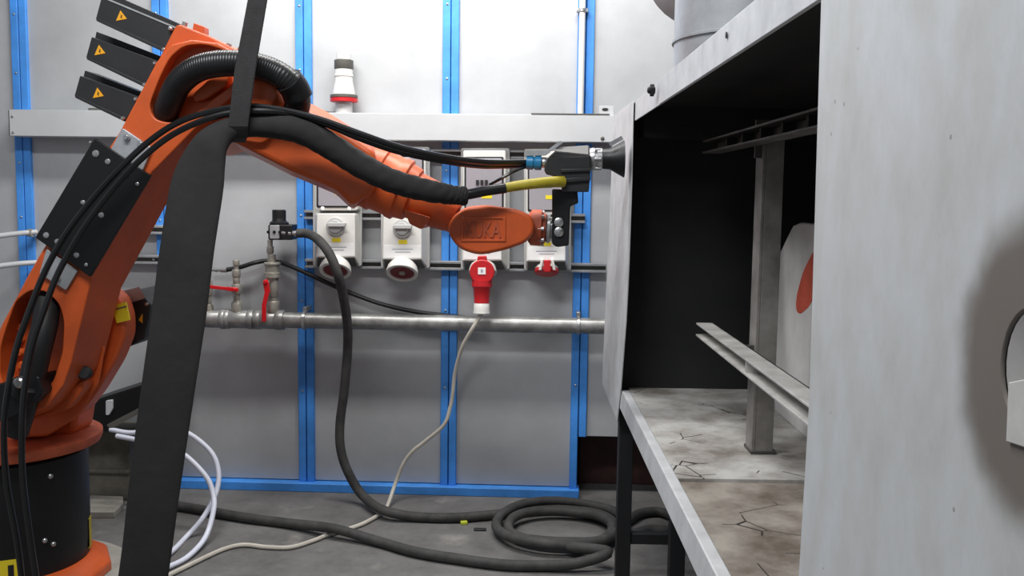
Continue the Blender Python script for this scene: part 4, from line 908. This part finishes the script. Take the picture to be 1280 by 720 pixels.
put('gun_hose', tube([W(570, 244, 2.07), W(585, 243, 2.07), W(605, 239, 2.08), W(632, 235, 2.09)], 0.0115, 12), 'black_cable', label='black gun hose emerging from fabric sleeve end into the yellow hose', cat='hose')
put('yellow_hose', tube([W(627, 236, 2.09), W(645, 232.5, 2.095), W(668, 229.5, 2.10), W(690, 227.5, 2.115), W(704, 227, 2.13)], [0.0105, 0.0128], 12), 'yellow_hose', label='mustard yellow hose piece plugged into the back of spray gun', cat='hose')
# strap from the ceiling
s0 = W(298, 158, 1.955); s1 = W(316, -20, 1.955); dv = (s1 - s0) / (s1.z - s0.z); top = s0 + dv * (3.0 - s0.z); top.y = 1.955
rows = [(W(296, 178, 2.005), 11 * pxm(1.955), 0.003), (W(297, 172, 1.972), 12 * pxm(1.955), 0.003), (s0, 12.5 * pxm(1.955), 0.003), (W(306, 90, 1.955), 13 * pxm(1.955), 0.003), (W(322, 0, 1.955), 12 * pxm(1.955), 0.003), (top + Vector((0.03, 0, 0)), 12 * pxm(1.955), 0.003)]
st = root('hanging_strap', 'dark webbing strap hanging from the ceiling and holding the sleeve', 'strap', s0)
put('webbing', multiloft([[c + Vector((sx * hw, sy * ht, 0)) for sx, sy in ((-1, -1), (1, -1), (1, 1), (-1, 1))] for c, hw, ht in rows]), 'webbing', st, bevel=0.001)

# ================================================================== LEFT CORNER, FLOOR BITS
yb = 2.90
bxr = W(162, 600, yb).x
t = root('steel_plinth', 'low olive grey steel plinth standing against wall behind the pedestal', 'plinth', (bxr - 0.3, yb, 0))
ztop = W(130, 538, yb).z
put('plinth_body', box(bxr - 0.62, bxr, yb, WY - 0.04, 0, ztop), 'olive_grey', t, 0.004)
put('plinth_ledge', box(bxr - 0.62, bxr + 0.003, yb - 0.012, yb, W(130, 588, yb).z - 0.006, W(130, 586, yb).z), 'olive_grey', t, 0.002)
t = root('black_tray', 'black sheet metal tray tilted on the olive grey plinth', 'tray', W(140, 534, 2.86))
put('tray_body', pprism([(60, 520), (118, 500), (177, 481), (200, 474), (200, 506), (172, 514), (136, 536), (60, 540)], 2.80, 2.96), 'black_plate', t, 0.003)
put('tray_lip', pprism([(133, 531), (170, 512), (205, 498), (206, 503), (172, 518), (137, 537)], 2.785, 2.80), 'shade_grey', t, 0.001)
put('tray_tab', pprism(rnd([(132, 501), (140, 500), (140, 512), (136, 519), (132, 519)], 1.5), 2.79, 2.80), 'trunk_grey', t, 0.001)
sl_ = [FL(90, 648), FL(143, 648), FL(154, 637), FL(154, 628), FL(90, 626)]
put('floor_slab', loft([p for p in sl_], [p + Vector((0, 0, 0.02)) for p in sl_]), 'slab_grey', bevel=0.002, label='thin pale slab with cut corner lying on floor by the plinth', cat='slab')
# white hoses
put('white_hose', tube([W(138, 537, 2.79), W(165, 541, 2.77), W(205, 536, 2.75), W(234, 541, 2.74), W(263, 564, 2.72), W(273, 589, 2.70), W(270, 616, 2.67), W(254, 647, 2.62), W(232, 672, 2.58), FL(211, 692, 0.009), FL(184, 702, 0.009)], 0.0075, 10, 7), 'white_hose', label='white hose from black tray making the wider outer loop', cat='hose')
put('white_hose', tube([W(146, 545, 2.74), W(172, 550, 2.72), W(205, 558, 2.68), W(231, 569, 2.66), W(257, 595, 2.645), W(266, 616, 2.63), W(267, 637, 2.60), W(257, 671, 2.54), FL(235, 696, 0.009), FL(208, 710, 0.009), FL(186, 719, 0.009)], 0.0075, 10, 7), 'white_hose', label='white hose making the smaller inner loop beside the sleeve', cat='hose')
# litter
p = FL(580, 655.5)
put('lime_scrap', obb(p + Vector((0, 0, 0.005)), (1, 0.3, 0), (0, 0, 1), 0.010, 0.005, 0.007), 'lime', bevel=0.002, label='tiny lime yellow scrap on the concrete beside the hose', cat='scrap')
p = FL(600, 663)
put('dark_scrap', obb(p + Vector((0, 0, 0.003)), (1, 0.05, 0), (0, 0, 1), 0.018, 0.003, 0.008), 'rubber', bevel=0.002, label='small dark rubber scrap on concrete near the hose coil', cat='scrap')
put('floor_wire', tube([FL(124, 700, 0.003), FL(131, 704, 0.012), FL(140, 716, 0.004), FL(148, 730, 0.003)], 0.002, 6), 'rubber', label='thin dark wire bit on floor beside the robot foot', cat='wire')

# ================================================================== LAMPS (above the frame)
def lamp(name, c, L_, wd, label, rx_=0.0):
    t = root(name, label, 'lamp', c, 'ceiling lamps')
    put('housing', box(c[0] - L_ / 2, c[0] + L_ / 2, c[1] - wd / 2, c[1] + wd / 2, c[2] + 0.03, c[2] + 0.07), 'trunk_grey', t, 0.004)
    for s in (-1, 1):
        put('hanger', lathe((c[0] + s * L_ * 0.4, c[1], c[2] + 0.07), (0, 0, 1), [(0, 0.004), (3.0 - c[2] - 0.07, 0.004)], 8), 'steel', t)
lamp('pendant_lamp', (-0.42, 2.42, 2.10), 1.6, 0.16, 'long pendant lamp hanging from ceiling near the panelled wall')
lamp('pendant_lamp', (-0.75, 0.95, 2.35), 1.25, 0.32, 'long pendant lamp hanging from ceiling over the open floor')
